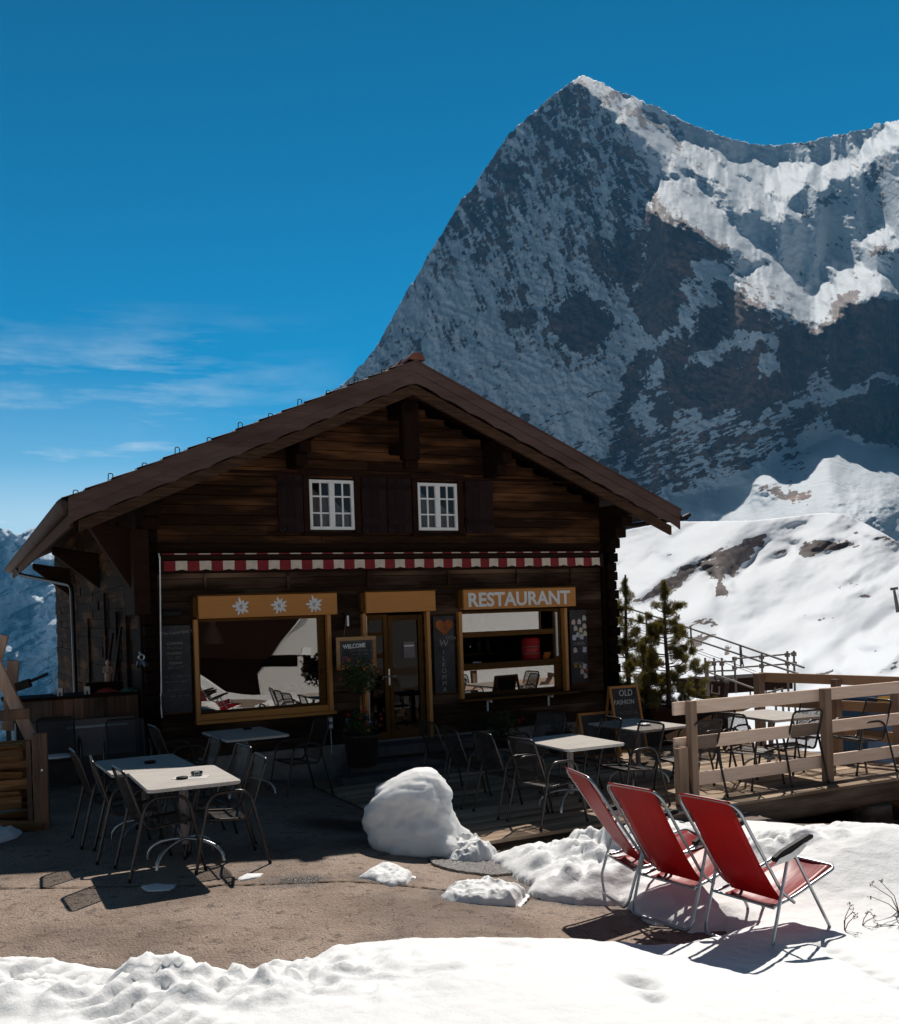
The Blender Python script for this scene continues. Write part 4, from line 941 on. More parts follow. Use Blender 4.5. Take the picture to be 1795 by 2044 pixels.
for x,l in((-1.06,'white price card standing left on the bar counter'),(-.72,'white price card standing in the middle of the bar counter')):
    m=MB(); m.prism([(-.035,0),(-.01,0),(-.01,.05),(.01,.05),(.01,0),(.035,0),(.035,.10),(-.035,.11)],1,0,.006); o=m.build('price_card',M['paper'],None,HL(x,.60,1.172),TH); tag(o,l,'card')
fg=hthing('carved_figure','small carved wooden figure on a ledge at the right end of the bar','figure',-.40,.98,1.172)
m=MB(); m.bb(-.30,.18,-.09,.09,0,.13); m.build('ledge_box',M['wall_side'],fg,bev=.01)
m=MB(); m.tube([(0,0,.131),(0,0,.2),(.005,0,.26),(0,0,.33),(0,0,.36)],[.045,.05,.045,.04,.018],12); m.tube([(0,0,.355),(0,0,.38),(0,-.005,.41),(0,0,.43)],[.016,.03,.03,.008],12); m.tube([(-.04,-.01,.33),(-.06,-.03,.27),(-.02,-.05,.25)],[.016,.015,.012],8); m.tube([(.04,-.01,.33),(.06,-.03,.27),(.02,-.05,.23)],[.016,.015,.012],8); m.build('figure_body',M['plank_pale'],fg)
m=MB(); m.bb(-.02,.02,-.02,.02,0,.34); o=m.build('candle_stick',M['paper'],None,HL(-1.10,.9,1.172),TH); tag(o,'thin pale stick upright at the back of the bar counter','stick'); o.scale=(.3,.3,1)
# planks leaning against the side wall
for i,(y,h,w_) in enumerate(((1.7,2.05,.16),(2.6,1.95,.13))):
    m=MB(); m.bar((-.42,y,.0),(-.10,y+.05,h),w_,.03,up=(1,0,0)); o=m.build('leaning_plank',M['wall_side'],None,HL(0,0),TH); tag(o,'old plank leaning on the left side wall, %s from the front corner'%('nearer','farther')[i],'plank','planks leaning on the side wall')
# ---------------------------------------------------------------- firewood, post and trestle on the left
px_,py_=G(85,1655,0)
po=thing('gate_post','weathered square timber post with a narrow batten at the end of the firewood','post',(px_,py_,0),TH*.6); m=MB(); m.bb(-.07,.075,-.05,.05,0,1.0); m.build('post_timber',M['grey_wood'],po,bev=.006); m=MB(); m.bb(-.13,-.085,-.03,.03,0,.93); m.build('batten',M['grey_wood'],po); m=MB(); m.cyl((.02,-.056,.62),(.02,-.05,.62),.012,8); m.build('bolt',M['steel'],po)
k=0
for r_ in range(9):
    for d_ in range(2):
        k+=1; L=rnd.uniform(.9,1.15); z=.06+r_*.098; x1=px_-.12-rnd.uniform(.0,.1); y=py_+.22+.26*d_
        L=rnd.uniform(.55,.95); x1=px_-.12-rnd.uniform(0,.2); m=MB(); nn=rnd.choice((3,4,5,5)); pts=[]; rad=rnd.uniform(.040,.062)
        for q in range(nn): an=2*PI*q/nn+rnd.uniform(-.25,.25); pts.append((rad*1.7*math.cos(an)*rnd.uniform(.75,1.1),rad*math.sin(an)*rnd.uniform(.8,1.1)))
        m.prism(pts,0,-L,0.); o=m.build('firewood_log',M['firewood'],None,(x1,y,z+rnd.uniform(-.015,.015)),(rnd.uniform(-1.,1.),rnd.uniform(-.07,.07),rnd.uniform(-.22,.22)+.25),bev=.006)
        tag(o,'split log in the %s row of the left firewood stack, layer %d from the ground'%(('front','rear')[d_],r_+1),'log','firewood stacked behind the gate post')
for i,(dx,z,rz_a,ry,lab) in enumerate(((-.55,.10,.6,.35,'split log leaning loose in front of the firewood stack'),(-.25,.06,.2,.10,'short pale split log lying at the foot of the gate post'),(-.75,.22,.3,.2,'split log lying across the loose one'))):
    m=MB(); m.prism([(-.07,-.04),(.06,-.045),(.08,.02),(.0,.055),(-.07,.03)],0,-.28,.28); o=m.build('loose_log',M['firewood'],None,(px_+dx,py_+.02-.1*i,z),(0,ry,rz_a),bev=.006); tag(o,lab,'log')
tr=thing('timber_trestle','pale crossed timber trestle with a bolt at the left edge','trestle',(px_-.98,py_+1.35,0),.1)
for p,q in(((-.42,0,.6),(.02,0,2.02)),((.34,-.05,.75),(-.20,-.05,2.02)),((-.1,.4,.85),(.0,.4,1.7))):
    m=MB(); m.bar(p,q,.05,.14,up=(1,0,0)); m.build('cross_timber',M['plank_pale'],tr,bev=.006)
m=MB(); m.bar((-.6,-.09,1.05),(.33,-.09,1.09),.05,.12); m.bar((-.3,-.0,.0),(-.3,0,.9),.09,.09); m.bar((.3,-.0,.0),(.3,0,.9),.09,.09); m.build('cross_beam',M['grey_wood'],tr,bev=.006)
m=MB(); m.cyl((-.09,-.10,1.73),(-.09,-.06,1.73),.03,10); m.build('bolt',M['paper'],tr); m=MB(); m.box((.24,-.02,1.42),(.16,.1,.1),(0,-.3,0)); m.cyl((.3,-.02,1.45),(.52,-.02,1.54),.018,8); m.build('clamp',M['black'],tr)
# ================================================================ ground and snow
def gzA(X,Y):
    dx,dy=X-OX,Y-OY; lx=dx*CT+dy*ST; ly=-dx*ST+dy*CT
    t=np.clip((lx-.3)/2.4,0,1); z=-.22*t*t*(3-2*t)
    s=np.clip((lx-4.3)/3,0,1)*np.clip((-4.7-ly)/1.2,0,1); z=z-.55*s*s
    z=z-.9*np.clip((lx-5.6)/1.4,0,1)*np.clip((ly+5.5)/.4,0,1)   # hollow under the deck
    return z
xs=np.arange(-9,9.01,.09); ys=np.arange(2.,16.,.09); X,Y=np.meshgrid(xs,ys); Z=gzA(X,Y)+.012*(fbm(X*.8,Y*.8,5,3)-.5)-.25*np.clip((Y-14.5),0,2)*(X<-4)
TG=(X,Y,Z)
# big snow sheet all round, falling away to the valley on the left and behind
a=np.concatenate([-np.geomspace(120,9.05,40),np.linspace(-8.9,8.9,30),np.geomspace(9.05,120,40)]); bq=np.concatenate([-np.geomspace(120,2.,50),np.linspace(-1.8,15.8,30),np.geomspace(16,60,20)])
X,Y=np.meshgrid(a,bq); KK=X*.8-(Y-13)*.6; KK=np.where(Y<9,KK,0); dl=np.clip(-X-7,0,200); db=np.clip(Y-13,0,200)
Z=np.minimum(gzA(X,Y),-.0)-.14-.45*np.clip(dl-1.5,0,None)*(1-np.exp(-np.clip(Y,0,60)/14))-.16*db-.13*np.clip(KK-24,0,32)+.20*np.clip(KK-64,0,90)
Z+=1.2*(fbm(X*.08,Y*.08,9,4)-.5)*np.clip((np.hypot(X,Y-8)-12)/15,0,1)
struct(gridmesh('snowy_ground',X,Y,Z,M['snow']))
# foreground snow field
PXF=[(-400,1903),(0,1905),(60,1901),(120,1899),(200,1915),(300,1922),(400,1927),(470,1935),(520,1912),(600,1905),(640,1890),(720,1872),(800,1860),(900,1855),(1000,1850),(1130,1838),(1200,1838),(1260,1836),(1320,1826),(1370,1812),(1420,1795),(1460,1780),(1440,1772),(1370,1778),(1300,1768),(1240,1772),(1200,1780),(1150,1783),(1090,1780),(1050,1774),(1062,1748),(1030,1737),(1000,1717),(975,1694),(1010,1684),(1060,1674),(1100,1668),(1150,1650),(1200,1640),(1300,1622),(1400,1612),(1640,1610),(2300,1640),(3000,1900),(3000,3300),(-400,3300)]
PW=[G(u,v,(-.08 if i>=25 and v<1820 and u<2200 else .09)) for i,(u,v) in enumerate(PXF)]
xs=np.concatenate([np.arange(-4.2,4.8,.028),np.geomspace(4.8,12,90)]); ys=np.concatenate([np.arange(3.0,10.6,.028),np.arange(10.6,13,.08)])
X,Y=np.meshgrid(xs,ys)
sd=sdpoly(X,Y,PW)
wob=.10*(fbm(X*3.2,Y*3.2,31,4)-.5)+.05*(fbm(X*9,Y*9,33,3)-.5)
e=sd+wob
def ga(cx,cy,rx,ry): return np.exp(-((X-cx)/rx)**2-((Y-cy)/ry)**2)
base=.11*np.clip(e/.22,0,1)**.55+.05*np.clip(e/1.2,0,1)
# churned snow: front band, and heap behind the deck chairs
band=ga(-1.35,5.45,1.15,.42)+ .55*ga(-2.6,5.5,.6,.4)
lum=.62-fbm(X*2.9,Y*2.9,41,5,.52,True)
base+=np.clip(e/.25,0,1)*band*(.07+.30*lum+.11*(.5-fbm(X*7.5,Y*7.5,49,4,.55,True)))
heap=.8*ga(1.75,9.0,.8,.45)+.9*ga(1.15,8.6,.65,.42)+.5*ga(1.0,7.95,.45,.35)+.35*ga(2.9,9.4,1.,.4)
lum2=.6-fbm(X*4.4,Y*4.4,43,4,.5,True)
base+=np.clip(e/.3,0,1)*heap*(.13+.30*lum2)
# smooth drift on the right
base+=np.clip(e/.9,0,1)*(.36*np.exp(-((X-3.2)/1.5)**2-((Y-7.9)/.8)**2)+.06*ga(2.0,5.0,2.2,.8))
churn=ga(2.6,8.05,.5,.4); base+=churn*.26*(.5-fbm(X*5,Y*5,47,4,.5,True))
lx=(X-OX)*CT+(Y-OY)*ST; ly=-(X-OX)*ST+(Y-OY)*CT
# footprints
for u,v,r_,d_ in((1010,1885,.06,.04),(1045,1892,.05,.03),(1290,1945,.05,.02),(1275,1978,.075,.10),(1297,1992,.05,.06),(1305,2022,.05,.06),(1010,1935,.04,.02)):
    cx,cy=G(u,v,.1); base-=d_*np.exp(-((X-cx)/r_)**2-((Y-cy)/(r_*1.1))**2)
for k in range(9):   # small dents running past the dry plants
    cx,cy=G(1640+26*k,1800+16*k,.2); base-=.035*np.exp(-((X-cx)/.05)**2-((Y-cy)/.05)**2)
# tyre tread at the lower left
p0=np.array(G(10,1935,.1));p1=np.array(G(330,2075,.1)); dv=(p1-p0)/np.linalg.norm(p1-p0); s_=(X-p0[0])*dv[0]+(Y-p0[1])*dv[1]; w_=-(X-p0[0])*dv[1]+(Y-p0[1])*dv[0]
tr_=np.clip(1-np.abs(w_/.2)**2.5,0,1)*(np.abs(w_)<.2); base=base*(1-.25*tr_)+tr_*.045*np.sin(s_*2*PI/.14+np.abs(w_)*12)
base+=.02*(fbm(X*1.3,Y*1.3,51,4)-.5)*np.clip(e/.3,0,1)+.010*(fbm(X*14,Y*14,53,3)-.5)
g0=gzA(X,Y); under=np.clip((ly+4.93)/.25,0,1)*(lx>1.85)
sx_=np.clip((X-3.6)/3.,0,1); Zs=g0+base-.9*sx_**2*np.clip((ly+6.2)/2.,0,1)*0
Zs=np.where(e>0,Zs,g0-.10)-under*.9
Zs=np.where((e>0)&(ly<-5.0),np.maximum(Zs,g0-.06+.11*np.clip(e/.16,0,1)),Zs)
# the drift slopes down towards the hollow on the far right
Zs=np.where(e>0,np.maximum(Zs-.30*np.clip((X-3.8)/2,0,1.5)-.20*np.clip((Y-8.6)/.9,0,1)*np.clip((X-2.2)/.6,0,1),g0-.06+.11*np.clip(e/.16,0,1)-under*.9),Zs)
sf=gridmesh('snow_field',X,Y,Zs,M['snow'],keep=(e>-.06)); struct(sf)
# the terrace sheet knows where meltwater keeps it wet
TX,TY,TZ=TG; wet=np.clip(1+(sdpoly(TX,TY,PW))/.28,0,1)*.62
bx_,by_=G(850,1690,-.12)
wet=np.maximum(wet,np.exp(-((TX-bx_-.1)/.85)**2-((TY-by_)/.5)**2)*1.1)
for u,v,r_ in((770,1755,.25),(960,1782,.35),(700,1640,.6),(600,1770,.25)):
    cx,cy=G(u,v,-.05); wet=np.maximum(wet,.8*np.exp(-((TX-cx)/(r_*1.5))**2-((TY-cy)/r_)**2))
struct(gridmesh('terrace_ground',TX,TY,TZ,M['asphalt'],attrs={'wet':wet}))
# loose grit on the asphalt
m=MB(); rr=random.Random(77)
for _ in range(2600):
    u=rr.uniform(-100,1300); v=rr.uniform(1690,1930); x,y=G(u,v,-.05); s_=rr.choice((.002,.0025,.003,.004,.006)); z=gz(x,y)+.004
    a=rr.uniform(0,3); m.add([(x+s_*math.cos(a+k*2.1),y+s_*math.sin(a+k*2.1),z) for k in range(3)]+[(x,y,z+s_*.9)],[(0,1,3),(1,2,3),(2,0,3)],rr.choice((0,1,1)))
o=m.build('grit',[plain('dark_grit',(.05,.04,.035),.8),plain('pale_grit',(.42,.37,.32),.8)],fixn=False); o['kind']='stuff'
# ---------------------------------------------------------------- snow block and patches
def mound(name,label,levels,seed,group=None,nk=72):
    """levels: (z, left u, right u, v, half depth, depth offset) outline read off the photograph at the block's own distance"""
    vs=[];n=len(levels);C0=None
    return vs
BX,BY=G(850,1690,-.12)
sil=[(0.,-.50,.56,.42),(.08,-.53,.52,.46),(.20,-.56,.40,.44),(.34,-.59,.33,.40),(.44,-.575,.31,.37),(.52,-.52,.30,.34),(.60,-.44,.27,.30),(.67,-.33,.24,.26),(.72,-.20,.20,.20),(.755,-.08,.15,.13),(.765,.0,.08,.06)]
def interp(z,k): return float(np.interp(z,[s[0] for s in sil],[s[k] for s in sil]))
NZ=46;NK=110; ph=np.linspace(0,2*PI,NK,endpoint=False); zz=np.sin(np.linspace(0,1,NZ)*PI/2)*.765
SXM=.88
PXX=np.zeros((NZ,NK+1));PYY=np.zeros((NZ,NK+1));PZZ=np.zeros((NZ,NK+1))
for i,z in enumerate(zz):
    xl,xr,hd=interp(z,1),interp(z,2),interp(z,3); cx=(xl+xr)/2; rx=(xr-xl)/2
    for j in range(NK+1):
        a=ph[j%NK]; c,s=math.cos(a),math.sin(a); ex=.72
        x=-.04+SXM*(cx+rx*math.copysign(abs(c)**ex,c)); y=hd*math.copysign(abs(s)**ex,s)+.12*z
        PXX[i,j]=x;PYY[i,j]=y;PZZ[i,j]=z
nz=.9*(.6-fbm(PXX*4+9,PZZ*5+PYY*4,69,4,.5,True))+.9*(fbm(PXX*3+PZZ*2,PZZ*3+PYY*3,61,4,.5)-.5)+.40*(fbm(PXX*14+PYY*5,PZZ*16,67,3,.5)-.5)
fall=np.clip((.765-PZZ)/.2,0,1)*.9+.1
rad=np.hypot(PXX,PYY)+1e-6
PXX+=PXX/rad*nz*.10*fall; PYY+=PYY/rad*nz*.12*fall
right=np.clip((PXX-.1)/.25,0,1); PXX+=right*.06*(fbm(PYY*9,PZZ*14,63,3,.6,True)-.5)*fall; PZZ+=.015*nz
PXX[-1]=PXX[-1].mean(); PYY[-1]=PYY[-1].mean(); PXX[-2]=PXX[-2]*.5+.5*PXX[-2].mean(); PYY[-2]=PYY[-2]*.5+.5*PYY[-2].mean()
mo=thing('snow_block','tall compact snow block melting on the wet asphalt in front of the doorstep','snow block',(BX,BY,gz(BX,BY)-.01))
o=gridmesh('snow_mass',PXX,PYY,PZZ,M['snowdeep']); o.parent=mo
def patch(name,label,pts,h,seed,z=None,group='small melting snow patches on the asphalt'):
    P=[G(u,v,-.05) for u,v in pts]; cx=sum(p[0] for p in P)/len(P); cy=sum(p[1] for p in P)/len(P); Q=[(p[0]-cx,p[1]-cy) for p in P]
    x0,x1=min(q[0] for q in Q)-.08,max(q[0] for q in Q)+.08; y0,y1=min(q[1] for q in Q)-.08,max(q[1] for q in Q)+.08
    st=max(.009,(x1-x0)/110); X,Y=np.meshgrid(np.arange(x0,x1,st),np.arange(y0,y1,st)); e=sdpoly(X,Y,Q)+.05*(fbm(X*7,Y*7,seed,4)-.5)
    Z=h*np.clip(e/.10,0,1)**.5*(.55+.9*fbm(X*6,Y*6,seed+1,4,.55,True)-.25); Z=np.where(e>0,Z,-.03)
    o=gridmesh(name,X,Y,Z,M['snow'],keep=(e>-.03)); zz_=gz(cx,cy) if z is None else z; o.location=(cx,cy,zz_+.004); tag(o,label,'snow patch',group); return o
patch('snow_patch','small snow patch on the asphalt left of the long one, below the snow block',[(716,1762),(745,1740),(790,1735),(822,1750),(815,1768),(780,1778),(740,1765)],.07,71)
patch('snow_patch','long lumpy snow patch on the asphalt in front of the big heap',[(872,1790),(895,1770),(940,1760),(1000,1760),(1048,1772),(1030,1795),(960,1800),(900,1800)],.10,73)
patch('snow_patch','thin sliver of ice in the shadow of the ashtray table',[(283,1782),(310,1777),(350,1780),(340,1790),(295,1792)],.015,75)
patch('snow_patch','thin white sliver of ice right of the ashtray table',[(473,1768),(490,1757),(530,1756),(515,1765),(480,1772)],.02,77)
patch('snow_patch','remnant of snow at the left edge by the firewood',[(-60,1690),(0,1668),(45,1672),(30,1684),(-20,1700)],.08,79)
patch('snow_skirt','low lumpy snow tongue trailing right from the snow block',[(880,1696),(900,1650),(930,1655),(962,1668),(992,1682),(975,1692),(940,1700),(900,1704)],.17,81,group=None)
# wet gravel and the seam in the asphalt
P=[G(u,v,-.1) for u,v in((850,1712),(880,1700),(960,1696),(1010,1706),(1030,1730),(980,1738),(900,1736),(862,1728))]; cx=sum(p[0] for p in P)/8; cy=sum(p[1] for p in P)/8
Q=[(p[0]-cx,p[1]-cy) for p in P]; X,Y=np.meshgrid(np.arange(-.6,.6,.012),np.arange(-.45,.45,.012)); e=sdpoly(X,Y,Q)+.06*(fbm(X*8,Y*8,91,3)-.5)
o=gridmesh('gravel',X,Y,gzA(X+cx,Y+cy)+np.where(e>0,.012+.012*fbm(X*40,Y*40,92,2),-.03),M['gravel'],keep=(e>-.02)); o.location=(cx,cy,0); o['kind']='stuff'
m=MB(); pts=[G(u,v,-.1) for u,v in((-150,1800),(300,1796),(500,1792),(700,1784),(900,1788),(1050,1783),(1250,1778),(1400,1776))]; rr=random.Random(9); prev=None
for i in range(len(pts)-1):
    for k in range(30):
        t_=k/30; x=pts[i][0]*(1-t_)+pts[i+1][0]*t_; y=pts[i][1]*(1-t_)+pts[i+1][1]*t_+rr.uniform(-.004,.004); w_=rr.uniform(.004,.018)
        cur=[(x,y-w_,gz(x,y)+.0075),(x,y+w_,gz(x,y)+.0075)]
        if prev: m.add(prev+cur,[(0,1,3,2)])
        prev=cur
o=m.build('road_seam',plain('seam_dirt',(.075,.04,.018),.9,0,.4,20),fixn=False); struct(o)
# dry plants poking out of the snow
def sz(X,Y):
    return float(Zs[np.argmin(abs(ys-Y)),np.argmin(abs(xs-X))])
def dryplant(label,u,v,stems,seed,sc_=1.):
    x,y=G(u,v,.25); z=sz(x,y); 
    for _ in range(4): x,y=G(u,v,z); z=sz(x,y)
    t=thing('dry_plant',label,'plant',(x,y,z-.01),0,'dry stems poking through the snow'); rr=random.Random(seed)
    for dx,h,bend in stems:
        m=MB(); tip=(dx+bend,0,h); m.tube([(0,0,0),(dx*.5,0,h*.55),tip],[.0035*sc_,.003,.0022],5); s_=m.build('stem',M['dry'],t)
        c=MB()
        for q in range(5):
            p=Vector(tip)+Vector((rr.uniform(-.02,.02),rr.uniform(-.02,.02),rr.uniform(-.015,.02))); c.tube([tip,p],.0012,4); leafclump(c,p,.007,6,.006,rr)
        c.build('seed_head',M['dry'],s_,fixn=False)
dryplant('thin dry plant with two upright stems, nearest the drift crest',1682,1745,[(.015,.17,.03),(.0,.13,.06),(.05,.10,.02)],1)
dryplant('small bent dry stem right of the upright one',1718,1762,[(.03,.10,.02),(.05,.06,.03)],2)
dryplant('tall leaning dry umbel plant at the right edge of the snow',1795,1820,[(-.10,.20,-.08),(-.06,.22,-.06),(-.14,.12,-.05)],3,1.3)
dryplant('dry twig lying across the snow at the far right edge',1800,1846,[(-.14,.015,-.02),(-.05,.05,.02)],4,1.3)
# split planks heaped under the deck at the right edge
rr=random.Random(44)
hx,hy,_=HL(8.7,-4.8)
for i in range(16):
    L=rr.uniform(.5,1.1); m=MB(); m.box((0,0,0),(L,.10,.03)); o=m.build('scrap_board',M['firewood'] if i%2 else M['log'],None,(hx+rr.uniform(-.35,.7),hy+rr.uniform(-.5,.3),-1.05+.045*i),(rr.uniform(-.4,.4),rr.uniform(-.35,.35),rr.uniform(-.8,.8)),bev=.003)
    tag(o,'old board jumbled under the deck at the right edge of the picture','board','scrap boards heaped under the deck')
# ================================================================ mountains, sculpted as slopes: along every line of sight the ground rises at a given angle
def dctsolve(gy,gx,wx):
    """height-like field L minimising (dL/dy-gy)^2 + wx (dL/dx-gx)^2 on a grid with free edges"""
    n,m=gy.shape[0]+1,gx.shape[1]+1; f=np.zeros((n,m))
    f[:-1]+=-gy; f[1:]+=gy; f[:,:-1]+=-gx*wx; f[:,1:]+=gx*wx
    F2=np.concatenate([f,f[::-1]],0); F2=np.concatenate([F2,F2[:,::-1]],1); Fh=np.fft.rfft2(F2)
    ky=2-2*np.cos(2*PI*np.fft.fftfreq(2*n)); kx=2-2*np.cos(2*PI*np.fft.rfftfreq(2*m)); K=ky[:,None]+wx*kx[None,:]; K[0,0]=1; Fh/=K; Fh[0,0]=0
    return np.fft.irfft2(Fh,s=F2.shape)[:n,:m]
def blur(a,k):
    for ax in(0,1):
        p=np.concatenate([np.repeat(np.take(a,[0],ax),k,ax),a,np.repeat(np.take(a,[-1],ax),k,ax)],ax); c=np.cumsum(p,ax); 
        c=np.concatenate([np.zeros_like(np.take(c,[0],ax)),c],ax); n=a.shape[ax]
        a=(np.take(c,range(2*k+1,2*k+1+n),ax)-np.take(c,range(0,n),ax))/(2*k+1)
    return a
def relief(name,u0,u1,v0,v1,step,tanmap,sky,dmid,wx,amp,mat,rock,disp,seed,mean_at=None,tmin=.10,dmin=18.):
    """grid over directions (azimuth, elevation); returns a mesh whose distance field follows the wanted slopes"""
    us=np.arange(u0,u1+step,step); vs=np.arange(v1,v0-step,-step)     # bottom to top
    U,V=np.meshgrid(us,vs); du=U-U0; dv=V-V0; A=(du*CR-dv*SR)/F; E=-(du*SR+dv*CR)/F
    T=tanmap(U,V); T=np.maximum(T,E+tmin)
    gy=(E[1:]-E[:-1])/((T[1:]+T[:-1])/2-(E[1:]+E[:-1])/2); gx=np.zeros((len(vs),len(us)-1))
    L=dctsolve(gy,gx,wx)
    if mean_at is not None:
        i=int(np.argmin(abs(vs-mean_at[1]))); j=int(np.argmin(abs(us-mean_at[0]))); L-=L[i,j]
    L+=disp(U,V)
    # columns are remapped so that the top row is the skyline
    sk=np.interp(us,[p[0] for p in sky],[p[1] for p in sky]); sk=sk+amp*(fbm(us*.06,us*0,seed,6,.72,True)-.55)*2
    n=len(vs); t=np.linspace(0,1,n)[:,None]; VV=v1+(sk[None,:]-v1)*t; ii=(v1-VV)/step; i0=np.clip(np.floor(ii).astype(int),0,n-2); fr=np.clip(ii-i0,0,1); jj=np.arange(len(us))[None,:].repeat(n,0)
    LL=L[i0,jj]*(1-fr)+L[i0+1,jj]*fr; UU=U
    du=UU-U0; dv=VV-V0; A=(du*CR-dv*SR)/F; E=-(du*SR+dv*CR)/F; Dd=np.maximum(dmid*np.exp(LL),dmin)
    X=A*Dd; Y=Dd; Z=CAMH+E*Dd
    # back side so that the massif has thickness
    bk=[]
    for k_,(bd,bz) in enumerate(((1.02,-.01),(1.08,-.06),(1.25,-.25))):
        bk.append((X[-1]*bd,Y[-1]*bd,Z[-1]+bz*abs(Y[-1])*1.0))
    X=np.vstack([X]+[b[0][None] for b in bk]);Y=np.vstack([Y]+[b[1][None] for b in bk]);Z=np.vstack([Z]+[b[2][None] for b in bk])
    rk=rock(UU,VV); rk=np.vstack([rk]+[rk[-1:]]*3)
    return gridmesh(name,X,Y,Z,mat,attrs={'rock':rk})
def mountain_mat(name,scale,rockc,rockc2,snowc,sharp=.12,bst=.6,bd=6.):
    m,nt,b=newmat(name); L=nt.links; at=nd(nt,'ShaderNodeAttribute'); at.attribute_name='rock'; v=coords(nt,(scale,scale,scale*1.6))
    n=noise(nt,v,1.,6,.65); n2=noise(nt,coords(nt,(scale*.25,scale*.25,scale*.5)),1.,4,.6)
    s=mth(nt,'ADD',at.outputs['Fac'],mth(nt,'MULTIPLY',mth(nt,'SUBTRACT',n,.5),.6))
    fac=ramp(nt,s,[(.5-sharp/2,0.),(.5+sharp/2,1.)])
    rc=mixc(nt,ramp(nt,n2,[(.42,0.),(.6,1.)]),rockc,rockc2); rc=mixc(nt,ramp(nt,n,[(.35,0.),(.7,1.)]),tuple(c*.65 for c in rockc),rc)
    c=mixc(nt,fac,snowc,rc); L.new(c,b.inputs['Base Color']); b.inputs['Roughness'].default_value=.8; b.inputs['Specular IOR Level'].default_value=.1
    bump(nt,b,n,bst,bd); return m
def pm(U,V,polys,soft,warp=0.):
    if warp:
        U,V=U+warp*2*(fbm(U*.028,V*.028,601,5,.6)-.5),V+warp*2*(fbm(U*.028,V*.028,607,5,.6)-.5)
    out=np.zeros(U.shape)
    for val,P in polys:
        d=sdpoly(U,V,P); w=np.clip(d/soft+.5,0,1); out=out*(1-w)+val*w
    return out
def q4(P): return [(660.8+x*.6319,120.1+y*.6319) for x,y in P]
def q5(P): return [(1141.4+x*.3641,901.1+y*.3641) for x,y in P]
# -------- the great north face
SKY=[(380,930),(560,850),(610,808),(640,790),(670,775),(700,752),(735,712),(760,680),(780,640),(800,600),(830,555),(860,500),(890,450),(920,400),(950,365),(975,325),(1000,290),(1020,262),(1050,235),(1080,210),(1110,185),(1140,163),(1158,150),(1175,152),(1200,163),(1230,180),(1260,190),(1290,205),(1330,222),(1360,238),(1400,255),(1440,270),(1480,282),(1530,288),(1570,288),(1600,284),(1640,276),(1680,268),(1720,258),(1750,248),(1780,240),(1800,236),(1900,212),(2040,190)]
LIT=[q4(p) for p in (
 [(785,48),(860,75),(925,130),(975,180),(1060,235),(1130,275),(1240,330),(1380,420),(1470,500),(1420,490),(1300,440),(1150,330),(1060,290),(960,215),(900,150),(850,118)],
 [(1040,380),(1130,400),(1200,460),(1270,520),(1300,560),(1390,615),(1330,610),(1200,560),(1120,495),(1020,460)],
 [(1230,325),(1330,330),(1400,325),(1540,350),(1660,310),(1740,230),(1800,185),(1800,220),(1740,290),(1660,345),(1560,375),(1470,400),(1430,450),(1380,400)],
 [(1570,640),(1650,650),(1740,690),(1800,730),(1700,745),(1620,750),(1590,810),(1530,850),(1500,800),(1400,770),(1330,750),(1280,680),(1400,670),(1500,700),(1490,740),(1560,720),(1610,720)],
 [(1690,570),(1740,530),(1775,590),(1720,590)],[(1230,400),(1330,430),(1400,480),(1300,470)],[(1060,320),(1110,320),(1110,350),(1070,345)])]
LOWSNOW=[q4([(1010,1400),(1100,1370),(1300,1330),(1450,1240),(1600,1170),(1690,1215),(1900,1215),(1900,1700),(900,1700),(900,1450)])]
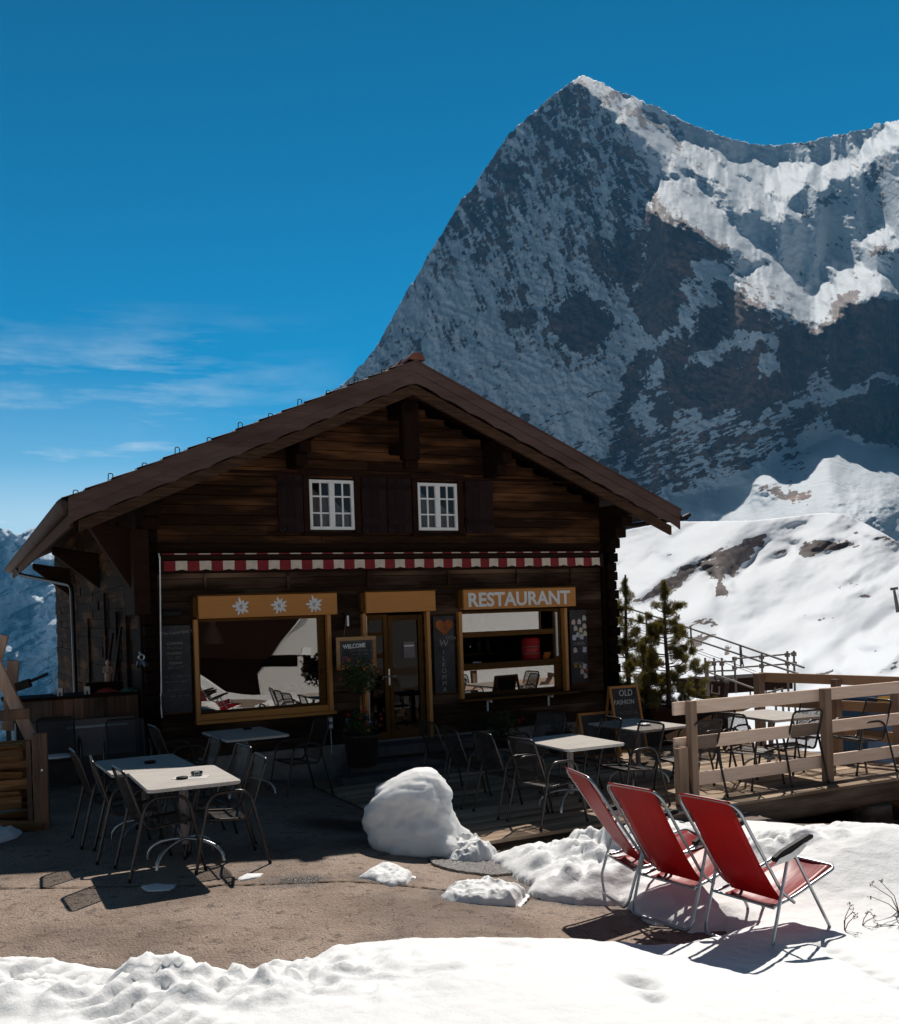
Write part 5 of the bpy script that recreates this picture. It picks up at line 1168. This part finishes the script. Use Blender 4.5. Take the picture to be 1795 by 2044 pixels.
ROCK=[(.42,q4([(500,60),(1900,60),(1900,1500),(-500,1500)])),
 (.20,q4([(900,130),(1900,150),(1900,760),(1600,760),(1550,870),(1400,780),(1250,620),(1040,480),(1000,360),(950,260)])),
 (.56,q4([(760,90),(850,120),(880,200),(960,270),(1010,360),(1040,440),(1030,560),(1000,620),(960,560),(900,640),(830,640),(800,560),(820,450),(700,440),(640,430),(600,330),(560,240),(680,130)])),
 (.58,q4([(540,270),(600,300),(620,420),(560,600),(480,640),(420,600),(380,520),(450,400)])),
 (.38,q4([(240,700),(450,650),(600,640),(780,620),(800,720),(700,780),(640,880),(700,1000),(560,1100),(300,1000),(200,900)])),
 (.31,q4([(430,1040),(600,960),(930,1000),(900,1180),(820,1240),(600,1130)])),
 (.12,q4([(1110,640),(1230,620),(1250,700),(1180,700)])),
 (.92,q4([(1010,470),(1100,490),(1180,560),(1250,580),(1250,630),(1130,640),(1110,720),(1100,790),(1040,850),(1010,860),(960,780),(980,700),(1000,600)])),
 (.75,q4([(840,560),(960,560),(990,680),(940,740),(860,700),(800,640)])),
 (.95,q4([(690,830),(760,740),(830,760),(900,840),(880,890),(800,930),(720,900)])),
 (.85,q4([(1150,830),(1210,760),(1220,690),(1300,740),(1380,800),(1420,850),(1530,850),(1580,880),(1560,960),(1500,1040),(1420,1090),(1330,1130),(1250,1130),(1200,1120),(1100,1130),(1040,1150),(1010,1100),(1080,1060),(1060,960),(1030,900),(1100,860)])),
 (.12,q4([(1120,960),(1240,880),(1330,860),(1400,870),(1400,890),(1330,890),(1250,920),(1190,975)])),
 (.10,q4([(1350,930),(1400,900),(1430,960),(1370,1000)])),
 (.8,q4([(940,980),(1000,900),(1040,940),(1000,1000),(960,1080),(920,1140),(880,1160),(900,1100)])),
 (.66,q4([(870,1180),(930,1130),(1000,1160),(1100,1190),(1260,1180),(1400,1150),(1540,1090),(1600,1120),(1500,1180),(1420,1240),(1280,1290),(1180,1330),(1080,1360),(1000,1370),(940,1300),(880,1250)])),
 (.93,q4([(1570,800),(1620,750),(1800,740),(1960,740),(1960,980),(1700,1000),(1620,1040),(1580,1000),(1560,880)])),
 (.97,q4([(1590,1070),(1700,1015),(1800,995),(1960,980),(1960,1200),(1690,1205),(1600,1145),(1575,1100)])),
 (.10,q4([(1560,1050),(1640,1040),(1800,985),(1790,1000),(1690,1020),(1600,1075)])),
 (.8,q4([(540,800),(680,770),(690,800),(620,830),(560,840)])),
 (.6,q4([(1690,340),(1750,310),(1760,260),(1740,400),(1740,460),(1710,490),(1700,400)])),(.75,q4([(1520,440),(1590,410),(1610,440),(1570,470)])),(.85,q4([(1680,605),(1760,600),(1770,625),(1700,637)])),
 (.55,q4([(925,150),(1040,165),(1160,215),(1120,240),(980,195)])),(.85,q4([(1450,262),(1540,255),(1530,275),(1470,280)])),
 (.02,q4([(1010,1385),(1100,1355),(1300,1310),(1450,1230),(1600,1165),(1690,1215),(1900,1215),(1900,1700),(900,1700),(900,1450)])),
 (.62,q4([(1320,1355),(1420,1330),(1530,1380),(1430,1395)])),(.65,q4([(1430,1220),(1520,1240),(1490,1270),(1440,1260)])),(.6,q4([(1390,1275),(1500,1290),(1500,1320),(1430,1310)]))]
def tanA(U,V):
    E_=-((U-U0)*SR+(V-V0)*CR)/F
    n=fbm(U*.02,V*.02,101,4); n2=fbm((U+V*.6)*.035,(V-U*.25)*.07,103,5,.6,True)
    face=2.3+1.2*(n-.5)
    west=pm(U,V,[(1.,q4([(870,110),(1900,100),(1900,760),(1600,770),(1550,870),(1400,780),(1250,620),(1040,480),(1000,360),(950,260)]))],26)
    T=face*(1-west)+(1.38+.5*(n-.5))*west
    T=T*(.87+.26*n2)
    lit=np.zeros(U.shape)
    U2=U+26*(fbm(U*.03,V*.03,611,5,.6)-.5); V2=V+26*(fbm(U*.03,V*.03,613,5,.6)-.5)
    for P in LIT: lit=np.maximum(lit,np.clip((sdpoly(U2,V2,P)+10*(n2-.5)+10+50*(fbm((U+V*.7)*.022,(V-U*.62)*.085,109,5,.6)-.5))/5+.5,0,1))
    T=T*(1-lit)+lit*(E_+.14+.30*(fbm((U+V*.7)*.03,(V-U*.6)*.10,111,4,.6)-.5))
    low=pm(U,V,[(1.,LOWSNOW[0])],14); T=T*(1-low)+low*(.22+.12*n)
    # rock bands are steeper than the snow ledges between them
    return T
def dispA(U,V):
    r1=fbm((U-V*.35)*.026,(V+U*.3)*.010,201,6,.55,True); r2=fbm((U+V*.5)*.03,(V-U*.4)*.06,205,5,.6,True)
    r3=fbm((U+V*.2)*.16,(V-U*.2)*.2,207,3,.6,True)
    q=np.clip(sdpoly(U,V,LOWSNOW[0])/20,0,1)
    k=np.exp(-((U-1525)/42)**2-((V-968)/34)**2)+1.1*np.exp(-((U-1745)/80)**2-((V-1015)/55)**2)+.5*np.exp(-((U-1400)/60)**2-((V-1020)/25)**2)
    return (-.010*(r1-.5)-.011*(r2-.5)-.0042*(r3-.5))*(1-.85*q)-.07*k*(.5+1.*fbm(U*.03,V*.05,221,4))
def rockA(U,V):
    r=pm(U,V,ROCK,22,26.)
    up=np.clip((760-V)/240+.5,0,1); a=up*fbm((U*.55+V)*.022,(V*.55-U)*.06,301,6,.64)+(1-up)*fbm((U-V*.25)*.02,(V+U*.25)*.085,311,6,.64); b_=fbm(U*.22,V*.16,303,4,.65)
    st=fbm((U-V*.35)*.05,(V+U*.3)*.02,305,5,.6)
    rg=fbm((U-V*.3)*.035,(V+U*.42)*.13,315,4,.6,True); rg2=fbm((U*.7+V)*.045,(V*.4-U)*.12,317,4,.6,True)
    west=np.clip((U-1230)/60,0,1)*np.clip((700-V)/100,0,1); sw=fbm((U+V*.6)*.03,(V-U*.55)*.13,319,5,.62,True)
    fn=fbm((U-V*.3)*.09,(V+U*.42)*.34,321,3,.6)
    return r+(a-.5)*.85+(b_-.5)*.16+(st-.5)*.30-(rg-.6)*.75*(1-up)*(1-west)-(rg2-.6)*.70*up*(1-west)-(sw-.6)*.8*west+(fn-.5)*.30
MM=mountain_mat('rock_and_snow',.035,(.17,.125,.105),(.36,.215,.155),(.68,.73,.77),.10,.75)
o=relief('north_face_mountain',520,1980,90,1240,2.1,tanA,SKY,2600.,.025,7.5,MM,rockA,dispA,11,mean_at=(1200,700)); struct(o)
# -------- snowy hillside on the right
HS=[(900,1150),(1150,1085),(1208,1066),(1300,1048),(1349,1041),(1440,1040),(1505,1039),(1560,1033),(1607,1028),(1651,1023),(1688,1027),(1724,1043),(1760,1062),(1795,1083),(1870,1110),(2040,1150)]
HR=[(.9,q5([(810,550),(920,490),(1080,455),(1085,480),(1000,540),(975,600),(900,690),(860,660),(840,720),(880,780),(800,790),(790,700),(700,640),(620,720),(500,780),(330,845),(320,820),(450,740),(560,650),(680,590)])),
 (1.,q5([(1250,560),(1270,510),(1380,485),(1500,480),(1560,505),(1480,530),(1400,555),(1300,580)])),(.7,q5([(1020,620),(1100,560),(1190,530),(1180,560),(1090,590)])),(.7,q5([(1190,495),(1260,480),(1230,505)])),
 (.72,q5([(370,975),(450,950),(560,960),(680,1000),(790,990),(740,1030),(730,1100),(650,1040),(560,1000),(480,990)])),(.6,q5([(1440,730),(1530,700),(1590,650),(1560,720),(1460,745)])),(.6,q5([(1260,905),(1380,895),(1480,885),(1450,910),(1310,925)])),
 (.7,q5([(1530,790),(1600,765),(1650,785),(1560,800)])),(.75,q5([(1660,1225),(1740,1180),(1800,1120),(1800,1190),(1700,1220)])),(.7,q5([(1350,1220),(1440,1190),(1480,1225),(1400,1235)])),(.7,q5([(1500,400),(1580,440),(1700,470),(1795,510),(1795,525),(1640,480),(1530,430)])),
 (.6,q5([(820,1060),(860,1060),(860,1130),(830,1110)])),(.6,q5([(940,900),(990,890),(970,920)])),(.6,q5([(570,960),(650,930),(780,890),(800,960),(700,970)])),(.6,q5([(1575,1080),(1720,1065),(1700,1080),(1600,1100)])),(.55,q5([(480,580),(540,560),(540,590)])),(.55,q5([(190,630),(270,600),(200,650)]))]
def tanH(U,V):
    du=U-U0; dv=V-V0; E=-(du*SR+dv*CR)/F
    n=fbm(U*.006-V*.004,V*.020+U*.008,401,4,.5); n2=fbm((U*.6-V*.3)*.02,(V+U*.45)*.04,403,5,.6)
    rk=np.maximum(pm(U,V,HR,12),0)
    n3=fbm((U-V*.5)*.005,(V+U*.48)*.020,405,5,.55)
    return E+(.085+.05*np.clip((1330-V)/90,0,1))*(1.+1.8*(n-.5)+1.2*(n2-.5))*(1+1.*rk)+.55*rk+1.1*np.clip(n3-.50,0,1)*np.clip((1330-V)/80,0,1)
def dispH(U,V):
    w=np.clip((1260-V)/120,0,1)
    return w*(.03*(fbm((U-V*.5)*.010,(V+U*.45)*.026,411,5,.5)-.5)+.009*(fbm((U-V*.3)*.04,(V+U*.4)*.12,413,5,.6)-.5))+.004*(fbm(U*.03,V*.1,415,3)-.5)
def rockH(U,V):
    r=np.maximum(pm(U,V,HR,18,14.),0.); a=fbm((U-V*.3)*.035,(V+U*.32)*.20,421,6,.66); b_=fbm(U*.02,V*.03,423,3); return r*1.22+(a-.5)*1.9*np.clip(r*1.5+.10,0,1)-.10-.1*(b_-.5)
MH=mountain_mat('hillside_snow',.25,(.13,.10,.095),(.20,.155,.14),(.74,.76,.79),.12,.35,.22)
o=relief('snowy_hillside',960,2040,1000,1500,2.6,tanH,HS,60.,.25,.8,MH,rockH,dispH,21,mean_at=(1500,1390),tmin=.025); struct(o)
# -------- far range on the left
LS=[(-400,1000),(-150,1070),(-60,1062),(0,1053),(18,1056),(33,1066),(45,1063),(62,1054),(90,1056),(112,1060),(150,1050),(220,1020),(330,990),(420,1010)]
def tanL(U,V):
    n=fbm((U-V*.5)*.012,(V+U*.3)*.014,501,5,.55,True); n2=fbm((U-V*.6)*.05,(V+U*.55)*.05,503,4,.55,True)
    T=2.0*(.45+.9*n)*(.7+.5*n2); E_=-((U-U0)*SR+(V-V0)*CR)/F
    s=fbm((U-V*.5)*.010,(V+U*.55)*.038,505,5,.62); hi=np.clip((1300-V)/150,0,1); lit=np.clip((s-.60+.09*hi)/.02,0,1); return T*(1-lit)+lit*(E_+.32)
def dispL(U,V): return -.05*(fbm((U-V*.5)*.016,(V+U*.4)*.022,511,6,.55,True)-.5)-.010*(fbm(U*.08,V*.08,513,4,.55,True)-.5)
def rockL(U,V): return .34+(fbm((U-V*.5)*.014,(V+U*.55)*.07,521,6,.66)-.5)*1.5+.14*np.clip((V-1150)/150,0,1)
ML=mountain_mat('far_rock_and_snow',.02,(.13,.15,.18),(.16,.18,.21),(.62,.69,.75),.2,.6,12.)
o=relief('far_snowy_range',-420,420,960,1640,2.6,tanL,LS,5200.,.015,4.,ML,rockL,dispL,31,mean_at=(60,1150)); struct(o)
m=MB(); m.add([(-5000,-3000,-900),(5000,-3000,-900),(5000,7200,-900),(-5000,7200,-900)],[(0,1,2,3)]); o=m.build('valley_floor',plain('valley_forest_and_snow',(.16,.17,.18),.9,0,.5,.004)); struct(o)
# ================================================================ small pines
def needle_tuft(mb,c,d,L,n,rr,sp=.8):
    d=Vector(d).normalized()
    for _ in range(n):
        k=rr.uniform(0,1); p=Vector(c)+d*L*k
        v=(d*rr.uniform(.5,1.3)+Vector((rr.gauss(0,sp),rr.gauss(0,sp),rr.gauss(0,sp)))).normalized()*rr.uniform(.03,.06)
        s=v.orthogonal().normalized()*.0045; mb.add([p-s,p+s,p+v],[(0,1,2)],1 if rr.random()<.4 else 0)
def ball(mb,c,r_,n,rr):
    c=Vector(c); ax=Vector((rr.uniform(-.4,.4),rr.uniform(-.4,.4),1)).normalized()
    for _ in range(n):
        d=Vector((rr.gauss(0,1),rr.gauss(0,1),rr.gauss(0,1))).normalized(); p=c+d*r_*rr.uniform(.1,.65)+ax*rr.uniform(-.03,.04); v=(d+ax*.7).normalized()*rr.uniform(.03,.055); s=v.orthogonal().normalized()*.0042
        mb.add([p-s,p+s,p+v],[(0,1,2)],1 if rr.random()<.4 else 0)
def pine(label,x,y,z,H,spread,seed,ntier,tn=190):
    rr=random.Random(seed); t=thing('pine_tree',label,'tree',(x,y,z),0,'small pines at the right corner of the chalet')
    tr=MB(); br=MB(); cr=MB(); pts=[(0.015*math.sin(i*1.1+seed),.01*math.cos(i*1.7),H*i/8) for i in range(9)]; tr.tube(pts,[.042*(1-.8*i/8)*H/2.4+.006 for i in range(9)],9); trunk=tr.build('trunk',M['bark'],t)
    for k in range(ntier):
        f=k/(ntier-1); zz=H*(.12+.76*f)+rr.uniform(-.03,.03); L=spread*(1-f)**.6*rr.uniform(.65,1.15)+.07; nb=rr.choice((4,5,6)) if f<.75 else 3; a0=rr.uniform(0,6.28)
        for b in range(nb):
            a=a0+2*PI*b/nb+rr.uniform(-.5,.5); l=L*rr.uniform(.5,1.15); c,s=math.cos(a),math.sin(a); up=rr.uniform(.15,.55)
            zj=zz+rr.uniform(-.05,.05); p0=Vector((0,0,zj)); p1=p0+Vector((c*l*.55,s*l*.55,l*up*.15)); p2=p0+Vector((c*l,s*l,l*up)); br.tube([p0,p1,p2],[.010,.007,.004],5)
            ball(cr,p2,rr.uniform(.07,.105),tn,rr)
            for q in range(rr.choice((2,3,4)) if l>.2 else 0):
                w=rr.uniform(.45,.95); p=p0.lerp(p1,w*2) if w<.5 else p1.lerp(p2,(w-.5)*2); dd=Vector((c,s,.7))+Vector((rr.uniform(-.9,.9),rr.uniform(-.9,.9),rr.uniform(0,.6))); e=p+dd.normalized()*rr.uniform(.06,.14); br.tube([p,e],.004,4); ball(cr,e,rr.uniform(.06,.09),tn,rr)
    for q in range(5): ball(cr,(rr.uniform(-.02,.02),rr.uniform(-.02,.02),H*.87+.06*q),.095-.009*q,int(tn*1.3),rr)
    br.build('branches',M['bark'],trunk); cr.build('crown',[M['needle'],M['needle2']],t,fixn=False)
x,y,_=HL(8.05,-.55); pine('taller small pine with rounded needle tufts, right of the easel board',x,y,.10,2.40,.60,5,15,240)
x,y,_=HL(8.42,1.0); pine('slender small pine half hidden by the chalet corner',x,y,-.1,2.75,.55,12,15,210)
x,y,_=HL(7.75,-.35); pine('short bushy pine between the easel board and the taller pine',x,y,.1,1.25,.46,23,9,200)
# ================================================================ scaffold, railings, pylon beyond the deck
def at(u,v,d): a,b=ray(u,v); return Vector((a*d,d,CAMH+b*d))
s6=lambda X,Y:(1201.5+X*.2343,1171.4+Y*.2343)
sf_=thing('scaffold','tube scaffold of upright and level poles on the snow beyond the deck','scaffold',at(1480,1420,27.))
inv=sf_.location.copy()
def tubeat(mb,pts,d,r_): mb.tube([at(*s6(*p[:2]),(p[2] if len(p)>2 else d))-inv for p in pts],r_,7)
for i,(x,y0,y1,d) in enumerate(((880,605,930,27),(898,640,930,26.5),(955,605,810,28),(1022,605,920,27.5),(1130,598,905,28),(1362,570,1050,27),(1580,548,1060,27),(1636,545,1090,26.5),(1182,500,660,28.5),(1475,860,1120,26),(1535,860,1110,26))):
    m=MB(); tubeat(m,[(x,y0),(x+14,y1)],d,.030); m.build('upright_pole',M['pole'],sf_)
for pts,d in((((885,640),(1130,636)),27.4),(((890,720),(1130,712)),27.4),(((958,806),(1140,793)),27.5),(((1130,612),(1636,570)),27.2),(((1130,690),(1640,652)),27.2),(((890,720,27),(1372,893,25)),27),(((940,835),(935,900),(1000,912),(1000,850)),26.8),(((1390,910),(1530,870)),26.5)):
    m=MB(); tubeat(m,pts,d,.024); m.build('ledger_pole',M['pole'],sf_)
m=MB()
for x,y,d in((955,655,28),(1022,655,27.5),(1130,612,28),(1130,690,28),(1362,600,27),(1362,675,27),(1580,580,27),(1582,655,27),(1636,573,26.5),(1640,655,26.5),(890,722,27),(1024,770,27.5),(1135,795,28)):
    p=at(*s6(x,y),d)-inv; m.box(p,(.11,.10,.11))
m.build('coupler',M['pole'],sf_)
pf=thing('snow_covered_ramp','dark plank ramp edge under the scaffold on the snow','ramp',at(1500,1370,28.5)); i2=pf.location.copy(); m=MB(); p=[at(*s6(750,850),28.5)-i2,at(*s6(1500,800),30)-i2]; m.bar(p[0],p[1],1.2,.42,up=(0,0,1)); m.build('plank_edge',M['beamx'],pf)
m=MB(); p=[at(*s6(760,845),28.0)-i2,at(*s6(1060,900),27.5)-i2]; m.bar(p[0],p[1],.5,.55); m.build('ramp_box',M['beamx'],pf)
pr=thing('pipe_railing','long pipe railing descending the snow slope from the house to the scaffold','railing',at(1400,1300,30.)); i3=pr.location.copy()
for pts in(((30,125,34),(500,268,32),(1160,492,28.5),(1722,688,25)),((30,210,34),(440,335,32),(1180,578,28.5),(1670,740,25.5))):
    m=MB(); m.tube([at(*s6(*p[:2]),p[2])-i3 for p in pts],.03,7); m.build('pipe_rail',M['pole'],pr)
for x,y0,y1,d in((376,215,420,32.5),(757,335,530,30.5),(1178,490,680,28.5)):
    m=MB(); m.cyl(at(*s6(x,y0),d)-i3,at(*s6(x+8,y1),d)-i3,.028,7); m.cyl(at(*s6(x+8,y0+90),d)-i3,at(*s6(x+32,y1+10),d-.3)-i3,.02,6); m.build('rail_post',M['pole'],pr)
wr=thing('wire_rope','thin wires strung above the snow below the pipe railing','wire',at(1400,1330,31.)); i4=wr.location.copy(); m=MB()
for dy in(0,22): m.tube([at(*s6(*p[:2]),p[2])-i4 for p in((30,260+dy,35),(700,500+dy,31.5),(1310,720+dy,28))],.010,5)
m.build('wires',M['pole'],wr)
ly_=thing('lift_pylon','slim ski lift pylon on the snowfield at the right edge','pylon',at(1793,1222,150.)); i5=ly_.location.copy()
m=MB(); m.tube([at(1793,1222,150)-i5,at(1785,1178,150)-i5],[.32,.2],8); m.build('mast',M['pole'],ly_); m=MB(); m.bar(at(1778,1176,150)-i5,at(1792,1174,150)-i5,.3,.4); m.build('crossarm',M['pole'],ly_)
for i,(x,d) in enumerate(((1205,24.8),(1250,25),(1115,25),(1310,25))):
    p0=at(*s6(x+150,900),60); 
    m=MB(); m.cyl((0,0,0),(0,0,1.6),.05,6); o=m.build('snow_pole',M['pole'],None,(p0.x,p0.y,p0.z-1.4)); tag(o,'short dark marker pole in the snow beyond the scaffold','pole','marker poles beyond the scaffold')
# ================================================================ what the windows mirror: a white chalet downhill behind the viewer
def refl(u,v,d,off=0.):
    """point seen in the facade glass at pixel (u,v), d metres along the virtual ray"""
    p=at(u,v,d); nx,ny=ST,-CT; k=(p.x-OX)*nx+(p.y-OY)*ny; return Vector((p.x-2*k*nx,p.y-2*k*ny,p.z))
VD=54.; w0=refl(560,1330,VD); w0.z=-4.2
ho2=thing('white_chalet','white plastered chalet with a dark roof standing behind the viewer','house',w0)
q3=lambda X,Y:(240.3+X*.3347,1111.4+Y*.3347)
def mirrored(name,pts,mat,d=VD,th=2.5,parent=None):
    a=[refl(*q3(*p),d) for p in pts]; b=[refl(*q3(*p),d+th) for p in pts]
    # push the back straight away so that the piece keeps its width
    dirv=(b[0]-a[0]); dirv.z=0; m=MB(); n=len(a); m.add([p-w0 for p in a]+[p+dirv-w0 for p in a],[tuple(range(n)),tuple(range(2*n-1,n-1,-1))]+[(i,i+n,(i+1)%n+n,(i+1)%n) for i in range(n)])
    return m.build(name,mat,parent or ho2)
pw=plain('white_plaster',(.75,.72,.68),.9,0,.06)
mirrored('roof',[(300,-500),(1180,-500),(1180,300),(1075,370),(905,590),(870,612),(300,608)],M['beamx'],VD,6.)
mirrored('gable_wall',[(1260,200),(1140,320),(1075,380),(905,588),(1075,580),(1085,540),(1140,540),(1140,600),(1260,640)],pw,VD+.4,2.)
mirrored('lower_wall',[(820,700),(850,660),(1060,655),(1060,590),(1090,590),(1090,700),(1260,700),(1260,960),(850,860)],pw,VD+.6,2.)
mirrored('dark_wall',[(300,612),(905,612),(905,590),(1260,590),(1260,1000),(300,1000)],M['beamx'],VD+1.2,2.)
mirrored('snow_bank',[(300,640),(460,705),(660,830),(990,885),(1260,900),(1260,1100),(300,1100)],M['snow'],VD-5.,3.)
# ================================================================ sky, sun, camera
SUN=Vector((.173,.924,1.04)).normalized(); sel=math.asin(SUN.z); saz=math.atan2(SUN.x,SUN.y)
w=bpy.data.worlds.new('World'); sc.world=w; w.use_nodes=True; nt=w.node_tree; bg=nt.nodes['Background']; L=nt.links
sk=nd(nt,'ShaderNodeTexSky'); sk.sky_type='NISHITA'; sk.sun_disc=False; sk.sun_elevation=sel; sk.sun_rotation=saz; sk.altitude=2100; sk.air_density=1.0; sk.dust_density=.15; sk.ozone_density=3.0
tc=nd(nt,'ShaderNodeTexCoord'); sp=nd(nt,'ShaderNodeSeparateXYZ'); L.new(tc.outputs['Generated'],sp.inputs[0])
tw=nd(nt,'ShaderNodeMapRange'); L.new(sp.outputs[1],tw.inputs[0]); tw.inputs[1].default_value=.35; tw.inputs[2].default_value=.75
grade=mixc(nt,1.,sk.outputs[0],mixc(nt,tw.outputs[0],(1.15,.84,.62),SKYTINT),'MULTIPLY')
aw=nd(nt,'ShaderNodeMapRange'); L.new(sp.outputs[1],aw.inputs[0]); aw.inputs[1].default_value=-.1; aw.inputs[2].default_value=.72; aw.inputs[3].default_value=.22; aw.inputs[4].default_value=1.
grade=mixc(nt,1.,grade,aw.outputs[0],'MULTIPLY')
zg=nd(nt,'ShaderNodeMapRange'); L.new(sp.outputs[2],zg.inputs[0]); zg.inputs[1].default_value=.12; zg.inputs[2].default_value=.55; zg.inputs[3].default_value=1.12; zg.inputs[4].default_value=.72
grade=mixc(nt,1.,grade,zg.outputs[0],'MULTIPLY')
# thin streaks of cloud low over the left horizon
mp=nd(nt,'ShaderNodeMapping'); mp.inputs['Scale'].default_value=(2.6,1.5,17.); mp.inputs['Rotation'].default_value=(0,R(-3),0); L.new(tc.outputs['Generated'],mp.inputs['Vector'])
n1=noise(nt,mp.outputs[0],1.7,9,.62)
mp2=nd(nt,'ShaderNodeMapping'); mp2.inputs['Scale'].default_value=(5,4,9.); L.new(tc.outputs['Generated'],mp2.inputs['Vector']); n2=noise(nt,mp2.outputs[0],1.3,7,.6)
lowm=ramp(nt,sp.outputs[2],[(.05,1.),(.16,.9),(.235,.55),(.30,0.)]); leftm=ramp(nt,sp.outputs[0],[(0.,1.),(.03,.0)])
lf=nd(nt,'ShaderNodeMapRange'); L.new(sp.outputs[0],lf.inputs[0]); lf.inputs[1].default_value=-.08; lf.inputs[2].default_value=-.30; lf.inputs[3].default_value=0.; lf.inputs[4].default_value=1.
cl=mth(nt,'MULTIPLY',mth(nt,'MULTIPLY',ramp(nt,n1,[(.45,0.),(.62,1.)]),ramp(nt,n2,[(.35,.25),(.65,1.)])),mth(nt,'MULTIPLY',lowm,lf.outputs[0]))
hz=ramp(nt,sp.outputs[2],[(.0,.8),(.10,.62),(.15,.22),(.24,0.)]); cl=mth(nt,'MAXIMUM',cl,mth(nt,'MULTIPLY',hz,lf.outputs[0]))
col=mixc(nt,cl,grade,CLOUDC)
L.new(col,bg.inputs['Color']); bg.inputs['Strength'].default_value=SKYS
sd_=bpy.data.lights.new('sun','SUN'); sd_.energy=SUNS; sd_.angle=R(.53); sd_.color=(1.,.95,.88); so=bpy.data.objects.new('sun',sd_); COL.objects.link(so); so.rotation_euler=SUN.to_track_quat('Z','Y').to_euler(); so.location=(0,0,30)
cam=bpy.data.cameras.new('camera'); co=bpy.data.objects.new('camera',cam); COL.objects.link(co)
mw=Matrix(((CR,SR,0,0),(0,0,-1,0),(-SR,CR,0,CAMH),(0,0,0,1))); co.matrix_world=mw
cam.sensor_fit='VERTICAL'; cam.sensor_height=36.; cam.lens=F/2044*36.; cam.shift_y=(V0-1022)/2044.; cam.clip_start=.05; cam.clip_end=60000.
sc.camera=co
vs_=sc.view_settings; vs_.view_transform='Standard'; vs_.look='None'; vs_.exposure=EXPO; vs_.gamma=1.
sc.render.engine='CYCLES'; sc.cycles.max_bounces=6; sc.cycles.diffuse_bounces=3; sc.cycles.glossy_bounces=3; sc.cycles.transparent_max_bounces=16; sc.cycles.volume_bounces=0

# the air itself
if HAZE:
    m=MB(); m.bb(-5100,5100,-3100,7300,-901,2060); hm=bpy.data.materials.new('thin_air'); hm.use_nodes=True; hn=hm.node_tree; hn.nodes.clear()
    ho_=nd(hn,'ShaderNodeOutputMaterial'); pv=nd(hn,'ShaderNodeVolumePrincipled'); pv.inputs['Density'].default_value=HAZE; pv.inputs['Color'].default_value=(.10,.50,1.,1); pv.inputs['Anisotropy'].default_value=0.
    hn.links.new(pv.outputs[0],ho_.inputs['Volume']); hz_=m.build('haze',hm); hz_['kind']='stuff'
print('MAXZ',[(o.name,max(v.co.z for v in o.data.vertices),max(v.co.y for v in o.data.vertices),max(abs(v.co.x) for v in o.data.vertices)) for o in bpy.data.objects if o.get('kind')=='structure' and o.type=='MESH'])
